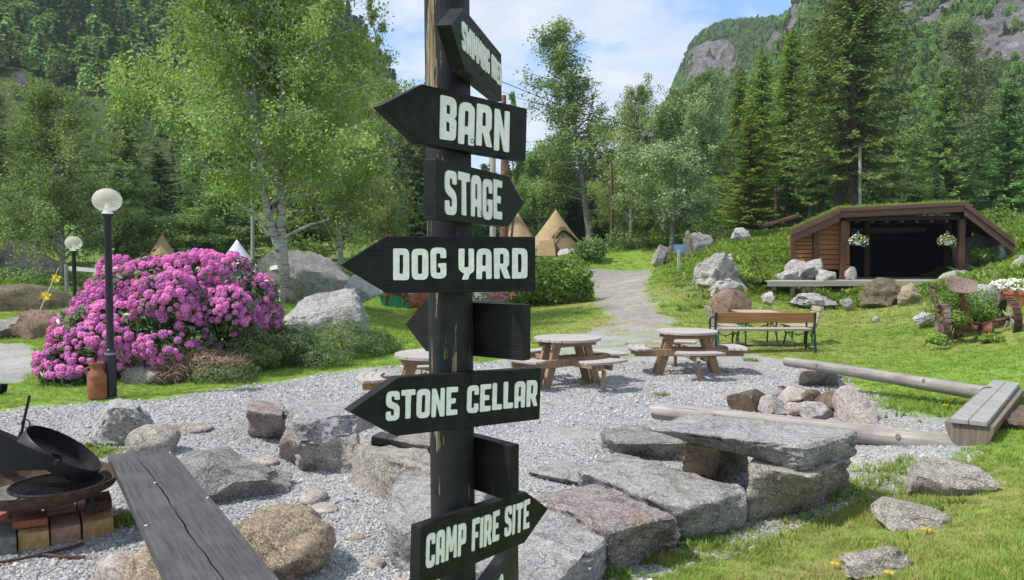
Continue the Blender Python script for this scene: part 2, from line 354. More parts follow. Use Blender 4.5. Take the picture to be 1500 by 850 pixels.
MT = dict(
    ground=ground_mat(), post=post_mat(), board=board_mat(), globe=globe_mat(),
    paint=plain('white_letter_paint', (.90, .845, .855), .6, .3, 0, .10, 70, .3),
    screw=plain('black_screw', (.02, .02, .02), .35, .5, .6), bark=birch_bark(),
    iron=plain('black_iron', (.012, .012, .014), .5, .5, .3, .4, 20), lampblack=plain('black_lamp_paint', (.010, .012, .022), .35, .5, 0, .2),
    steel=plain('galvanised_steel', (.30, .31, .31), .5, .5, .5), darkgreen=plain('dark_green_iron', (.008, .022, .018), .45, .5, .1, .3, 20), rust=plain('rusted_iron', (.20, .085, .05), .85, .3, .15, .55, 16, .5),
    rustdark=plain('dark_rusted_iron', (.085, .052, .038), .8, .35, .3, .5, 18, .4), rustgrey=plain('worn_rusted_iron', (.20, .145, .12), .85, .3, .1, .4, 25, .5),
    greeniron=plain('green_painted_iron', (.02, .09, .065), .5, .5, .1, .4, 20), terracotta=plain('terracotta', (.42, .16, .075), .8, .25, 0, .2, 10),
    ash=plain('grey_ash', (.16, .155, .15), .95, .1, 0, .5, 12, .6), jug=plain('rusty_brown_paint', (.25, .095, .045), .75, .3, 0, .4, 9), canvas=plain('tan_tent_canvas', (.34, .245, .14), .9, .15, 0, .15, 3, .4),
    canvasin=plain('tent_inner_canvas', (.20, .155, .09), .9, .1, 0, .2, 3), whitecanvas=plain('pale_tent_canvas', (.62, .66, .74), .9, .15, 0, .08, 2),
    bigbark=plain('spruce_bark', (.105, .082, .066), .95, .15, 0, .5, 6, 1.0), pinebark=plain('pine_bark', (.22, .12, .07), .95, .15, 0, .45, 5, 1.0),
    twig=plain('twig_bark', (.11, .09, .07), .95, .1, 0, .4, 8), greybark=plain('grey_bark', (.20, .19, .17), .95, .1, 0, .4, 7, .8),
    tarp=plain('grey_tarp', (.33, .36, .35), .7, .3, 0, .2, 4), greenplastic=plain('green_plastic', (.03, .30, .16), .5, .4, 0, .2),
    calf=plain('brown_calf_coat', (.17, .065, .03), .85, .2, 0, .3, 8), whitepaint=plain('white_paint', (.75, .75, .72), .6, .35, 0, .08),
    yellow=plain('yellow_ribbon', (.75, .50, .02), .6, .3, 0, .15), bluepaint=plain('blue_sign_paint', (.10, .28, .42), .6, .3, 0, .12),
    pole=wood_mat('pale_weathered_pole', (.42, .40, .36), 'z', .25), net=plain('white_net_tape', (.66, .70, .68), .8, .2, 0, .1),
    tabletop=wood_mat('weathered_table_plank', (.40, .37, .345), 'x', .3, .8), tableleg=wood_mat('brown_table_timber', (.33, .215, .13), 'z', .35, .8),
    logtop=wood_mat('weathered_log', (.34, .315, .285), 'x', .65, .85, .7, (.20, .185, .165)), logend=wood_mat('log_end_grain', (.20, .165, .13), 'z', .5, .9, 1.2),
    boardgrey=wood_mat('pale_grey_bench_board', (.32, .315, .30), 'y', .4, .85), darkplank=wood_mat('charcoal_plank', (.072, .070, .070), 'y', .85, .6, 1.9, (.115, .115, .125), .35),
    orangewood=wood_mat('oiled_bench_wood', (.27, .13, .048), 'x', .35, .55), greywood=wood_mat('grey_bench_wood', (.40, .35, .28), 'x', .3, .8), slatwood=wood_mat('tan_slat_wood', (.38, .315, .24), 'y', .25, .75),
    siding=siding_mat(), stagewood=wood_mat('dark_stage_timber', (.15, .082, .06), 'x', .35, .7, .8), stagepost=wood_mat('stage_post_timber', (.135, .07, .045), 'z', .35, .7, .8),
    deckwood=wood_mat('grey_deck_board', (.40, .36, .30), 'x', .3, .85), blackwall=plain('flat_black', (.006, .006, .008), .95, .05, 0, .3, 4),  # blackwall: one near-black for stage walls, wires and small dark parts
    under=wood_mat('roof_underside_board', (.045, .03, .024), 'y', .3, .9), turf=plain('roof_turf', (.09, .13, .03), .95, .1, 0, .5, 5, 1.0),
    brickochre=plain('ochre_brick', (.42, .27, .12), .9, .2, 0, .3, 22, .5), brickred=plain('red_brick', (.33, .12, .075), .9, .2, 0, .3, 22, .5),
    brickpink=plain('pinkish_brick', (.36, .23, .17), .9, .2, 0, .3, 22, .5), brickgrey=plain('grey_brick', (.15, .15, .14), .9, .2, 0, .3, 22, .5), brickdark=plain('sooty_brick', (.10, .055, .045), .9, .2, 0, .4, 22, .5),
    birch=leaf_mat('birch_leaf', (0.115, 0.185, 0.04), (0.255, 0.36, 0.095), (0.38, 0.47, 0.16), .40), birchmid=leaf_mat('birch_leaf_deep', (0.1, 0.19, 0.05), (0.215, 0.345, 0.105), (0.33, 0.45, 0.17), .36),
    birchpale=leaf_mat('birch_leaf_greyish', (0.125, 0.185, 0.08), (0.245, 0.335, 0.155), (0.37, 0.45, 0.25), .36), alder=leaf_mat('alder_leaf', (0.06, 0.12, 0.034), (0.13, 0.23, 0.064), (0.21, 0.32, 0.095), .3),
    spruce=leaf_mat('spruce_needle', (0.06, 0.11, 0.026), (0.17, 0.27, 0.058), (0.3, 0.4, 0.095), .18), larch=leaf_mat('yellowish_needle', (0.085, 0.14, 0.025), (0.22, 0.31, 0.052), (0.33, 0.42, 0.085), .25),
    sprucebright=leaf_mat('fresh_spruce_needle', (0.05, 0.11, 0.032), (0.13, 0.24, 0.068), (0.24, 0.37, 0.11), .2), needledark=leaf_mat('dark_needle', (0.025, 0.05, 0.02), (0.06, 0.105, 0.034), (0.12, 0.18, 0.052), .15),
    shrub=leaf_mat('shrub_leaf', (0.06, 0.115, 0.016), (0.14, 0.235, 0.035), (0.24, 0.34, 0.065), .35), juniper=leaf_mat('juniper_needle', (0.04, 0.075, 0.022), (0.1, 0.165, 0.05), (0.18, 0.25, 0.08), .2),
    drytwig=leaf_mat('dry_twig', (.12, .075, .045), (.22, .15, .10), (.33, .24, .17), .1), rhodleaf=leaf_mat('rhododendron_leaf', (0.025, 0.059, 0.017), (0.070, 0.133, 0.034), (0.168, 0.224, 0.070), .2, .35, .5),
    rhodflower=leaf_mat('magenta_blossom', (0.56, 0.11, 0.46), (0.77, 0.25, 0.67), (0.9, 0.5, 0.83), .3, .6, .2, .55), fern=leaf_mat('fern_frond', (0.08, 0.15, 0.02), (0.18, 0.29, 0.045), (0.27, 0.38, 0.075), .35),
    grass=leaf_mat('grass_blade', (0.13, 0.22, 0.032), (0.225, 0.345, 0.052), (0.34, 0.4, 0.1), .35, .5, .3, .4), drygrass=leaf_mat('dry_grass_blade', (0.24, 0.25, 0.07), (0.37, 0.34, 0.12), (0.48, 0.43, 0.2), .3),
    petal=leaf_mat('white_petal', (.62, .62, .60), (.75, .75, .73), None, .2), pinkpetal=leaf_mat('pink_petal', (.6, .10, .22), (.7, .2, .35), None, .25), dandelion=leaf_mat('dandelion_petal', (0.8, 0.55, 0.02), (0.88, 0.68, 0.04), None, .2),
    farleaf=leaf_mat('far_leaf', (0.11, 0.205, 0.06), (0.215, 0.345, 0.1), (0.33, 0.45, 0.155), .2, .6, .2, .6), farneedle=leaf_mat('far_needle', (0.05, 0.095, 0.035), (0.1, 0.165, 0.06), (0.16, 0.235, 0.085), .1, .6, .2, .5),
    pebble=None,
    granite=rock_mat('grey_granite', (.44, .43, .415), lichen=.35, red=.12), granitered=rock_mat('reddish_granite', (.36, .315, .29), lichen=.3, red=.75), granitewarm=rock_mat('warm_granite', (.45, .405, .345), lichen=.3, red=.3),
    granitetan=rock_mat('tan_granite', (.44, .345, .245), dark=.6, light=1.35, lichen=.15, red=.3), granitedark=rock_mat('dark_granite', (.31, .30, .28), lichen=.4, moss=.2), granitepale=rock_mat('pale_granite', (.50, .49, .47), lichen=.6),
    granitemoss=rock_mat('mossy_granite', (.44, .43, .405), lichen=.4, moss=.5, red=.15), rockmoss=rock_mat('moss_covered_rock', (.19, .16, .10), lichen=.15, moss=.9), rockbrown=rock_mat('brown_boulder', (.30, .20, .145), lichen=.12, red=.4),
    boulderdark=rock_mat('dark_boulder', (.08, .08, .072), lichen=.15, moss=.6), whiterock=rock_mat('white_quarried_rock', (.48, .455, .425), dark=.35, light=1.4, lichen=.8, red=.5, moss=.4, sc_=1.3), pinkrock=rock_mat('pink_rock', (.62, .51, .44), lichen=.2, red=.2, sc_=1.6),
    brownrock=rock_mat('brown_split_rock', (.19, .14, .095), lichen=.15, red=.3, sc_=1.6),
)
m, t, b = newmat('gravel_stone'); r = rnd(t)
setb(t, b, t.ramp(r, [(0, (.20, .21, .22)), (.4, (.31, .315, .32)), (.75, (.40, .40, .395)), (.93, (.52, .51, .48)), (1, (.36, .28, .22))]), .85, .25); MT['pebble'] = m
# ------------------------------------------------------------------ terrain: heights measured where things stand, joined by a thin-plate surface
CP = [(0, 0, .32), (-1.5, 0, .3), (1.5, .3, .38), (0, -8, .5), (-8, -6, .4), (8, -6, .9), (-.16, 2.1, .14), (-1.5, 2.5, .05)]
for x in (-9, -6.5, -4, -2, 0, 1): CP += [(x, 4.6, 0), (x, 7.0, 0)]
for x in (-7, -4.5, -2, 0, 2, 3.5): CP += [(x, 9.3, 0), (x, 11.5, 0)]
CP += [(1.9, 6.6, 0), (3.0, 8.0, 0.02), (4.0, 9.6, .03), (-12, 9, 0), (-15, 14, .1), (-20, 4, .2)]
for u, v, y in [(1500, 850, 3.75), (1480, 700, 6.2), (1250, 850, 4.62), (1000, 842, 4.93), (1450, 640, 7.65), (1500, 560, 10.5), (1450, 540, 11.6), (1250, 560, 12.2),
                (1350, 770, 5.45), (1200, 500, 17), (1300, 480, 18.6), (1400, 510, 14.6), (1250, 450, 24.4), (1150, 447, 24), (1320, 440, 24.3), (1300, 418, 27.5), (1300, 416, 31), (1490, 442, 17.6),
                (1490, 400, 22.5), (1490, 345, 30), (1495, 325, 38), (1420, 405, 27), (1130, 405, 27), (1130, 363, 32), (1130, 347, 38), (1060, 360, 36), (1050, 420, 25), (1000, 440, 23.5), (960, 460, 21.8),
                (1000, 392, 33), (960, 355, 42), (860, 394, 38), (955, 394, 38), (900, 430, 28), (930, 465, 21.2), (800, 455, 24.3), (560, 452, 24.8), (600, 482, 20), (650, 530, 14.6), (830, 520, 16), (1000, 515, 16),
                (815, 372, 52), (700, 382, 50), (480, 448, 22), (430, 445, 20.5), (400, 470, 17.6), (450, 545, 13.4), (300, 562, 12.4), (60, 580, 11.3), (20, 530, 14.6), (40, 496, 18), (100, 472, 21), (50, 442, 25), (10, 462, 21.5),
                (100, 420, 31), (30, 402, 36), (250, 402, 35), (600, 402, 37), (860, 372, 47), (1250, 328, 44), (1100, 343, 47), (1400, 318, 47)]:
    CP.append(tuple(gy(u, v, y)))
for x, y, z in [(-60, 60, 5.5), (-30, 60, 3.8), (0, 65, 3.2), (25, 65, 4.6), (60, 60, 7), (-80, 110, 9), (-30, 110, 6), (10, 110, 5), (50, 110, 6.5), (100, 110, 8), (-35, 30, 1.5), (-40, 10, .6), (40, 30, 5), (35, 12, 2.5), (25, 0, 2.0), (-25, -10, .4)]:
    CP.append((x, y, z))
CP = np.array(CP, float)
def _warp(x, y): return np.asarray(x, float), np.asarray(y, float)
def _U(r2): return np.where(r2 > 1e-9, r2 * np.log(r2 + 1e-12), 0)
_n = len(CP); _K = _U(((CP[:, None, :2] - CP[None, :, :2]) ** 2).sum(-1)) + np.eye(_n) * .05
_P = np.c_[np.ones(_n), CP[:, :2]]
_S = np.linalg.solve(np.block([[_K, _P], [_P.T, np.zeros((3, 3))]]), np.r_[CP[:, 2], 0, 0, 0])
def H0(x, y):
    x, y = np.broadcast_arrays(np.asarray(x, float), np.asarray(y, float)); sh = x.shape; x = x.ravel(); y = y.ravel(); out = np.zeros(len(x))
    for i in range(0, len(x), 20000):
        a, b_ = x[i:i + 20000], y[i:i + 20000]
        out[i:i + 20000] = _U((a[:, None] - CP[:, 0]) ** 2 + (b_[:, None] - CP[:, 1]) ** 2) @ _S[:_n] + _S[_n] + _S[_n + 1] * a + _S[_n + 2] * b_
    return out.reshape(sh)
def H(x, y):
    x = np.asarray(x, float); y = np.asarray(y, float)
    k = np.clip((np.hypot(x, y) - 70) / 60, 0, 1); k = k * k * (3 - 2 * k)
    h = H0(np.clip(x, -90, 100), np.clip(y, -12, 110))
    flat = 6 + 4 * np.tanh(x / 80)
    return h * (1 - k) + flat * k
def gt(u, v):
    """where the ray of a pixel meets the terrain"""
    r = ray(u, v); ts = np.geomspace(2.5, 140, 500); P = CAM + ts[:, None] * r
    d = P[:, 2] - H(P[:, 0], P[:, 1]); i = int(np.argmax(d < 0)) if (d < 0).any() else 499
    if i == 0: return P[0]
    t = ts[i - 1] + (ts[i] - ts[i - 1]) * d[i - 1] / (d[i - 1] - d[i] + 1e-9); return CAM + r * t
def hz(x, y): return float(H(x, y))
def inpoly(x, y, poly):
    c = np.zeros(np.shape(x), bool); n = len(poly)
    for i in range(n):
        x1, y1 = poly[i][:2]; x2, y2 = poly[(i + 1) % n][:2]
        if y1 == y2: continue
        c ^= ((y1 > y) != (y2 > y)) & (x < (x2 - x1) * (y - y1) / (y2 - y1) + x1)
    return c
def polydist(x, y, poly):
    d = np.full(np.shape(x), 1e9); n = len(poly)
    for i in range(n):
        a = np.array(poly[i][:2]); b_ = np.array(poly[(i + 1) % n][:2]); e = b_ - a; L = (e * e).sum() + 1e-9
        t = np.clip(((x - a[0]) * e[0] + (y - a[1]) * e[1]) / L, 0, 1)
        d = np.minimum(d, np.hypot(x - a[0] - t * e[0], y - a[1] - t * e[1]))
    return np.where(inpoly(x, y, poly), d, -d)
GRAVEL = [gt(*p)[:2] for p in [(0, 602), (120, 592), (205, 588), (330, 572), (430, 556), (500, 545), (600, 536), (690, 532), (800, 528), (900, 526), (1000, 521), (1100, 522), (1165, 528), (1215, 548), (1255, 570),
          (1320, 600), (1400, 618), (1420, 650), (1370, 690), (1290, 715), (1225, 742), (1150, 775), (1060, 800), (985, 830), (935, 850)]] + [(1.2, 4.0), (1.0, 2.6), (-12, 2.0), (-14, 7), (-12, 10)]
PATH = [gt(*p)[:2] for p in [(858, 394), (957, 394), (950, 412), (940, 430), (962, 452), (985, 470), (950, 478), (905, 470), (880, 448), (868, 425)]]
DRIVE = [gt(*p)[:2] for p in [(-200, 500), (40, 502), (52, 520), (48, 545), (20, 562), (-200, 575)]]
MIXED = [gt(*p)[:2] for p in [(870, 470), (990, 466), (1060, 500), (1150, 520), (1000, 528), (700, 532), (760, 505)]]
def grassiness(x, y):
    d = np.maximum.reduce([polydist(x, y, GRAVEL), polydist(x, y, PATH), polydist(x, y, DRIVE)])
    g_ = np.clip(.5 - d / (.35 + .012 * np.maximum(y, 0)) * .5, 0, 1)
    dm = polydist(x, y, MIXED); g_ = np.where((dm > 0) & (g_ > .5), np.clip(g_ - np.clip(dm, 0, .9) * .75, .44, 1), g_)
    return g_
SPOTS = [(5.6, 5.6, 1.6), (2.2, 5.1, 1.2), (4.5, 17, 3), (8, 21, 3.5), (10.5, 22, 3), (3, 20, 3), (2.5, 25, 2), (9, 15, 1.5), (-2, 22, 1.5), (5.5, 25, 2.5), (-12, 21, 3), (3.2, 6.2, 1.2), (2.7, 5.3, 1.0), (3.5, 5.6, .8), (1.7, 4.7, .8)]
def dryness(x, y):
    d = np.zeros(np.shape(x))
    for a, b_, r in SPOTS: d = np.maximum(d, np.exp(-((x - a) ** 2 + (y - b_) ** 2) / (r * r)))
    return np.clip(d * .9 + fbm(x * .4, y * .4, 5) * .5, 0, 1)
WILD = [gt(*p)[:2] for p in [(1500, 470), (1440, 440), (1300, 447), (1180, 452), (1000, 450), (960, 430), (958, 393)]] + [(14, 48), (-30, 48), (-45, 26), (-10, 24), (-8, 19)] + [(-14, 23), (-60, 20), (-60, 120), (80, 120), (60, 10)]
WILD_R = [gt(*p)[:2] for p in [(1520, 462), (1440, 440), (1330, 446), (1180, 450), (1010, 448), (968, 430), (958, 393)]] + [(14, 60), (60, 60), (60, 15)]
WILD_L = [(-60, 25), tuple(gt(0, 440)[:2]), tuple(gt(160, 440)[:2]), tuple(gt(330, 430)[:2]), tuple(gt(540, 428)[:2]), tuple(gt(860, 396)[:2]), (14, 60), (-60, 60)]
def wildness(x, y):
    d = np.maximum(polydist(x, y, WILD_R), polydist(x, y, WILD_L)); return np.clip(d / 1.2, 0, 1)

def ground():
    ys = np.concatenate([np.linspace(-14, 1.5, 24), np.linspace(1.6, 16, 190), 16 * (1.0165 ** np.arange(1, 150)), np.geomspace(200, 1400, 16)])
    ss = np.linspace(-1, 1, 271)
    Y, S = np.meshgrid(ys, ss, indexing='ij'); X = S * (10 + 1.05 * np.maximum(Y, 0))
    Z = H(X, Y); g_ = grassiness(X, Y); wi = wildness(X, Y) * (g_ > .5)
    Z = Z + (fbm(X * 1.1, Y * 1.1, 3) * .10 * np.clip(g_, .25, 1) + fbm(X * 4, Y * 4, 9) * .03) * (np.hypot(X, Y) < 90)
    Z = Z + wi * fbm(X * .5, Y * .5, 21) * .5
    n, k = Y.shape; i = np.arange(n - 1)[:, None] * k + np.arange(k - 1)[None]
    Fc = np.stack([i, i + 1, i + k + 1, i + k], -1).reshape(-1, 4)
    me = np_mesh('ground', np.stack([X, Y, Z], -1).reshape(-1, 3), Fc, True, {'grass': g_.ravel(), 'dry': dryness(X, Y).ravel(), 'wild': wi.ravel(), 'path': np.clip(polydist(X, Y, PATH) + .8, 0, 1).ravel()})
    tag(addobj('ground', me, MT['ground']), kind='structure')
ground()

# ------------------------------------------------------------------ scattering of things nobody could count
def scatter(name, pts, rots, scales, sources, idx, parent=None, kind='stuff'):
    me = bpy.data.meshes.new(name); pts = np.asarray(pts, np.float32); n = len(pts)
    me.vertices.add(n); me.vertices.foreach_set('co', pts.ravel())
    a = me.attributes.new('rot', 'FLOAT_VECTOR', 'POINT'); a.data.foreach_set('vector', np.asarray(rots, np.float32).ravel())
    sc3 = np.asarray(scales, np.float32); sc3 = np.repeat(sc3[:, None], 3, 1) if sc3.ndim == 1 else sc3
    a = me.attributes.new('scl', 'FLOAT_VECTOR', 'POINT'); a.data.foreach_set('vector', np.ascontiguousarray(sc3).ravel())
    a = me.attributes.new('idx', 'INT', 'POINT'); a.data.foreach_set('value', np.asarray(idx, np.int32))
    o = addobj(name, me, None, parent); tag(o, kind=kind)
    t = bpy.data.node_groups.new(name + '_scatter', 'GeometryNodeTree'); q = NT(t)
    t.interface.new_socket('Geometry', in_out='INPUT', socket_type='NodeSocketGeometry'); t.interface.new_socket('Geometry', in_out='OUTPUT', socket_type='NodeSocketGeometry')
    gi = q.n('NodeGroupInput'); go = q.n('NodeGroupOutput')
    jn = q.n('GeometryNodeJoinGeometry')
    for s in sources[::-1]:
        oi = q.n('GeometryNodeObjectInfo'); oi.inputs[0].default_value = s; oi.inputs['As Instance'].default_value = True
        t.links.new(oi.outputs['Geometry'], jn.inputs[0])
    def at(nm, ty): return q.n('GeometryNodeInputNamedAttribute', {'Name': nm}, data_type=ty)
    ip = q.n('GeometryNodeInstanceOnPoints', {'Points': gi.outputs[0], 'Instance': jn.outputs[0], 'Pick Instance': True})
    t.links.new([x for x in at('idx', 'INT').outputs if x.enabled][0], ip.inputs['Instance Index'])
    t.links.new([x for x in at('rot', 'FLOAT_VECTOR').outputs if x.enabled][0], ip.inputs['Rotation'])
    t.links.new([x for x in at('scl', 'FLOAT_VECTOR').outputs if x.enabled][0], ip.inputs['Scale'])
    t.links.new(ip.outputs[0], go.inputs[0])
    md = o.modifiers.new('scatter', 'NODES'); md.node_group = t
    return o
def source(name, me, m):
    me.materials.clear(); me.materials.append(m); return bpy.data.objects.new(name, me)

# ------------------------------------------------------------------ leaves as small faces
def leaf_faces(rng, C, size, width=.55, dirv=None, spread=1.0, size_var=.4, clump=.9, clump_scale=.9, bend=.12, nb=(0, 0, 1.0)):
    """diamond leaves at centres C; returns vertices, quads and a tone per vertex"""
    n = len(C); d = rng.normal(size=(n, 3)) * spread
    if dirv is not None: d = d + dirv
    nn = rng.normal(size=(n, 3)) * .75 + np.asarray(nb); nn /= np.linalg.norm(nn, axis=1)[:, None] + 1e-9
    d = d - nn * (d * nn).sum(1)[:, None]; d /= np.linalg.norm(d, axis=1)[:, None] + 1e-9
    e = np.cross(nn, d); s = (size * (1 + size_var * rng.uniform(-1, 1, n)))[:, None]
    V = np.stack([C - d * s * .5, C + e * s * width * .5 + nn * s * bend, C + d * s * .5, C - e * s * width * .5 + nn * s * bend], 1).reshape(-1, 3)
    q = np.arange(4 * n).reshape(-1, 4)
    ph = clump_scale
    cn = np.sin(C[:, 0] * 2.1 * ph + 1.3 * np.sin(C[:, 2] * 1.7 * ph)) + np.sin(C[:, 1] * 2.3 * ph + C[:, 2] * 1.9 * ph + 1.1) + np.sin(C[:, 2] * 2.9 * ph + C[:, 0] * 1.1 * ph)
    tone = np.clip(.5 + clump * .16 * cn + rng.normal(size=n) * .18, 0, 1)
    return V, q, np.repeat(tone, 4)

def curve_pts(p0, d0, L, n, rng, up=0.0, wob=.15):
    P = [np.array(p0, float)]; d = np.array(d0, float); d /= np.linalg.norm(d)
    for i in range(n):
        d = d + rng.normal(size=3) * wob; d[2] += up; d /= np.linalg.norm(d); P.append(P[-1] + d * L / n)
    return P

def birch_meshes(seed, Ht, R, nleaf, leaf, nb=34, h0=.22, hang=.7, stems=None, prof=None, width=.6, r0=None, zmin=None, fill=0, topthin=True):
    """trunk mesh data and crown mesh data of a deciduous tree, base at the origin"""
    rng = np.random.default_rng(seed); mb = MB(); tips = []
    if stems is None:
        P = [np.array([0, 0, -.3])]; d = np.array([0, 0, 1.])
        for i in range(10):
            d = d + rng.normal(size=3) * np.array([.07, .07, 0]); d /= np.linalg.norm(d); P.append(P[-1] + d * (Ht + .3) / 10)
        stems = [P]
    r0 = r0 or .012 * Ht + .03
    prof = prof or (lambda t: (1 - ((t - .35) / .68) ** 2) if t > .35 else .75 + .25 * t / .35)
    for si, S in enumerate(stems):
        S = np.array(S, float); seg = np.r_[0, np.cumsum(np.linalg.norm(np.diff(S, axis=0), axis=1))]; seg /= seg[-1]
        mb.tube(S, list(np.maximum(r0 * (1 - seg * .93) * (1 if si == 0 else .85), .012)), 9)
        m_ = nb // len(stems)
        for i in range(m_):
            t = h0 + (1 - h0) * ((i + rng.uniform(.1, .9)) / m_) ** .95; t = min(t, .985)
            p = np.array([np.interp(t, seg, S[:, k]) for k in range(3)])
            az = i * 2.399 + rng.normal() * .5; L = max(.25, R * max(prof(t), .08) * rng.uniform(.65, 1.12))
            el = R_(rng.uniform(18, 50) + 25 * t); d = np.array([math.cos(az) * math.cos(el), math.sin(az) * math.cos(el), math.sin(el)])
            B = curve_pts(p, d, L, 6, rng, -.055 - .03 * rng.random(), .11)
            rb = max(.010, r0 * .38 * (1 - t) + .012); mb.tube(B, list(np.linspace(rb, .006, 7)), 5, False); B = np.array(B)
            for j in range(max(3, int(L * 3.2))):
                u = rng.uniform(.25, 1); q = np.array([np.interp(u * 6, range(7), B[:, k]) for k in range(3)])
                a2 = rng.uniform(0, 6.28); d2 = np.array([math.cos(a2), math.sin(a2), rng.uniform(-.1, .6)]) + d * .6
                T_ = curve_pts(q, d2, L * rng.uniform(.16, .36), 3, rng, -.22, .2); tips.append(np.array(T_))
                if j % 2 == 0: mb.tube(T_, [.007, .006, .005, .004], 3, False)
    # leaves on hanging strands below the twigs
    C = []; per = max(4, int(nleaf / max(1, len(tips)) / 3))
    for T_ in tips:
        for s in range(3):
            u = rng.uniform(0, 3); q = np.array([np.interp(u, range(4), T_[:, k]) for k in range(3)])
            ln = rng.uniform(.15, 1) * hang; k = rng.random(per)
            off = rng.normal(size=(per, 3)) * np.array([.10, .10, .06]) * (1 + hang * .3)
            dr = rng.normal(size=2) * .2
            C.append(q + np.c_[k * dr[0] * ln, k * dr[1] * ln, -k * ln] + off)
    C = np.concatenate(C)
    if zmin is not None: C = C[C[:, 2] > zmin]
    V, q, tone = leaf_faces(rng, C, leaf, width, np.array([0, 0, -.5]), clump_scale=6 / max(R, 1) * .4, nb=np.c_[C[:, :2] / (np.hypot(C[:, 0], C[:, 1])[:, None] + .3) * .7, np.full(len(C), .75)])
    me = np_mesh('crown', V, q, False, {'var': tone})
    return mb, me

def spruce_meshes(seed, Ht, R, dz=.42, npt=11, twig=.42, width=.11, h0=.12, droop=.16, power=.8, up=.06, nbr=7, gaps=.1):
    rng = np.random.default_rng(seed); mb = MB(); mb.tube([(0, 0, -.3), (0, 0, Ht * .5), (0, 0, Ht)], [.013 * Ht + .03, .008 * Ht, .01], 8)
    Vs = []; D = []; S_ = []
    z = h0 * Ht; 
    while z < Ht * .985:
        t = (z - h0 * Ht) / (Ht * (1 - h0)); nb = nbr if t < .9 else 5
        az = rng.uniform(0, 6.28)
        for k in range(nb):
            az = az + 6.28 / nb + rng.normal() * .25
            if rng.random() < gaps: continue
            L = R * ((1 - t) ** power * (.93 if t > .06 else .8) + .03) * rng.uniform(.72, 1.15)
            o = np.array([math.cos(az), math.sin(az), 0.]); sd = np.array([-o[1], o[0], 0.])
            el = .35 * t - droop * (1 - t); zz = z + rng.normal() * .12
            n = max(3, int(npt * L / R + 2)); f = np.linspace(.12, 1, n)
            c = o * (L * f)[:, None] + np.array([0, 0, 1]) * (zz + L * (el * f - droop * 1.2 * np.sin(f * 2.4) * .6 + up * f ** 3))[:, None]
            mb.tube([(0, 0, zz), tuple(c[n // 2]), tuple(c[-1])], [.004 * Ht * (1 - t) + .008, .012, .006], 3, False)
            for s in (-1, 1):
                for rep in range(2):
                    dd = o * rng.uniform(.3, .9, n)[:, None] + sd * s * rng.uniform(.35, 1, n)[:, None] + np.array([0, 0, -1]) * rng.uniform(.05, .75, n)[:, None]
                    ln = twig * (1.15 - .55 * f) * (L / R * .45 + .6) * rng.uniform(.7, 1.25, n)
                    Vs.append(c + rng.normal(size=c.shape) * .04); D.append(dd / np.linalg.norm(dd, axis=1)[:, None]); S_.append(ln)
            Vs.append(c[-1:] ); D.append((o + np.array([0, 0, .1]))[None]); S_.append(np.array([twig * .8]))
        z += dz * rng.uniform(.75, 1.25) * (1 - .45 * t)
    C = np.concatenate(Vs); D = np.concatenate(D); ln = np.concatenate(S_)[:, None]; n = len(C)
    e = np.cross(D, rng.normal(size=(n, 3)) * .6 + np.array([0, 0, .9]) + np.c_[C[:, :2], np.zeros(n)] / (np.hypot(C[:, 0], C[:, 1])[:, None] + .2) * .5); e /= np.linalg.norm(e, axis=1)[:, None] + 1e-9
    wv = width * rng.uniform(.7, 1.3, (n, 1))
    V = np.stack([C, C + D * ln * .45 + e * wv * .5, C + D * ln, C + D * ln * .45 - e * wv * .5], 1)
    r = np.hypot(C[:, 0], C[:, 1]); rim = np.clip(r / (R * np.clip(1 - C[:, 2] / Ht, .05, 1) ** power + .2), 0, 1)
    base = np.clip(.15 + .5 * rng.random(n) + .12 * np.sin(C[:, 2] * 2.1 + 3 * np.sin(C[:, 0])), 0, 1)
    tone = np.stack([base * .7, base, np.minimum(base + .3, 1), base], 1)
    return mb, np_mesh('crown', V.reshape(-1, 3), np.arange(4 * n).reshape(-1, 4), False, {'var': tone.ravel()})

def cloud_mesh(seed, ells, n, leaf, width=.55, shell=.55, dirv=None, zmin=-1e9, spread=1.0, clump_scale=1.6, jit=.0):
    """leaves spread through a few ellipsoids (cx,cy,cz,rx,ry,rz), denser near the outside, broken by gaps"""
    rng = np.random.default_rng(seed); vol = np.array([e[3] * e[4] * e[5] for e in ells]) ** .67; Cs = []; Ds = []
    for e, k in zip(ells, vol / vol.sum()):
        m_ = int(n * k * 1.5) + 10; d = rng.normal(size=(m_, 3)); d /= np.linalg.norm(d, axis=1)[:, None]
        bump_ = 1 + .16 * np.sin(d[:, 0] * 5 + seed) + .14 * np.sin(d[:, 1] * 6 + d[:, 2] * 5 + seed * 2.1) + .09 * np.sin(d[:, 2] * 13 + d[:, 0] * 11)
        r = (rng.random(m_) ** .5) * (1 - shell) + shell; r = r * bump_
        P = d * r[:, None] * np.array(e[3:6]) + np.array(e[:3]); keep = P[:, 2] > zmin
        Cs.append(P[keep]); Ds.append(d[keep])
    C = np.concatenate(Cs); D = np.concatenate(Ds); i = rng.permutation(len(C))[:n]; C = C[i]; D = D[i]
    V, q, tone = leaf_faces(rng, C, leaf, width, D * .5 + (np.zeros(3) if dirv is None else np.array(dirv)), spread, clump_scale=clump_scale, nb=D * .9 + np.array([0, -.15, .7]))
    return np_mesh('foliage', V, q, False, {'var': tone})

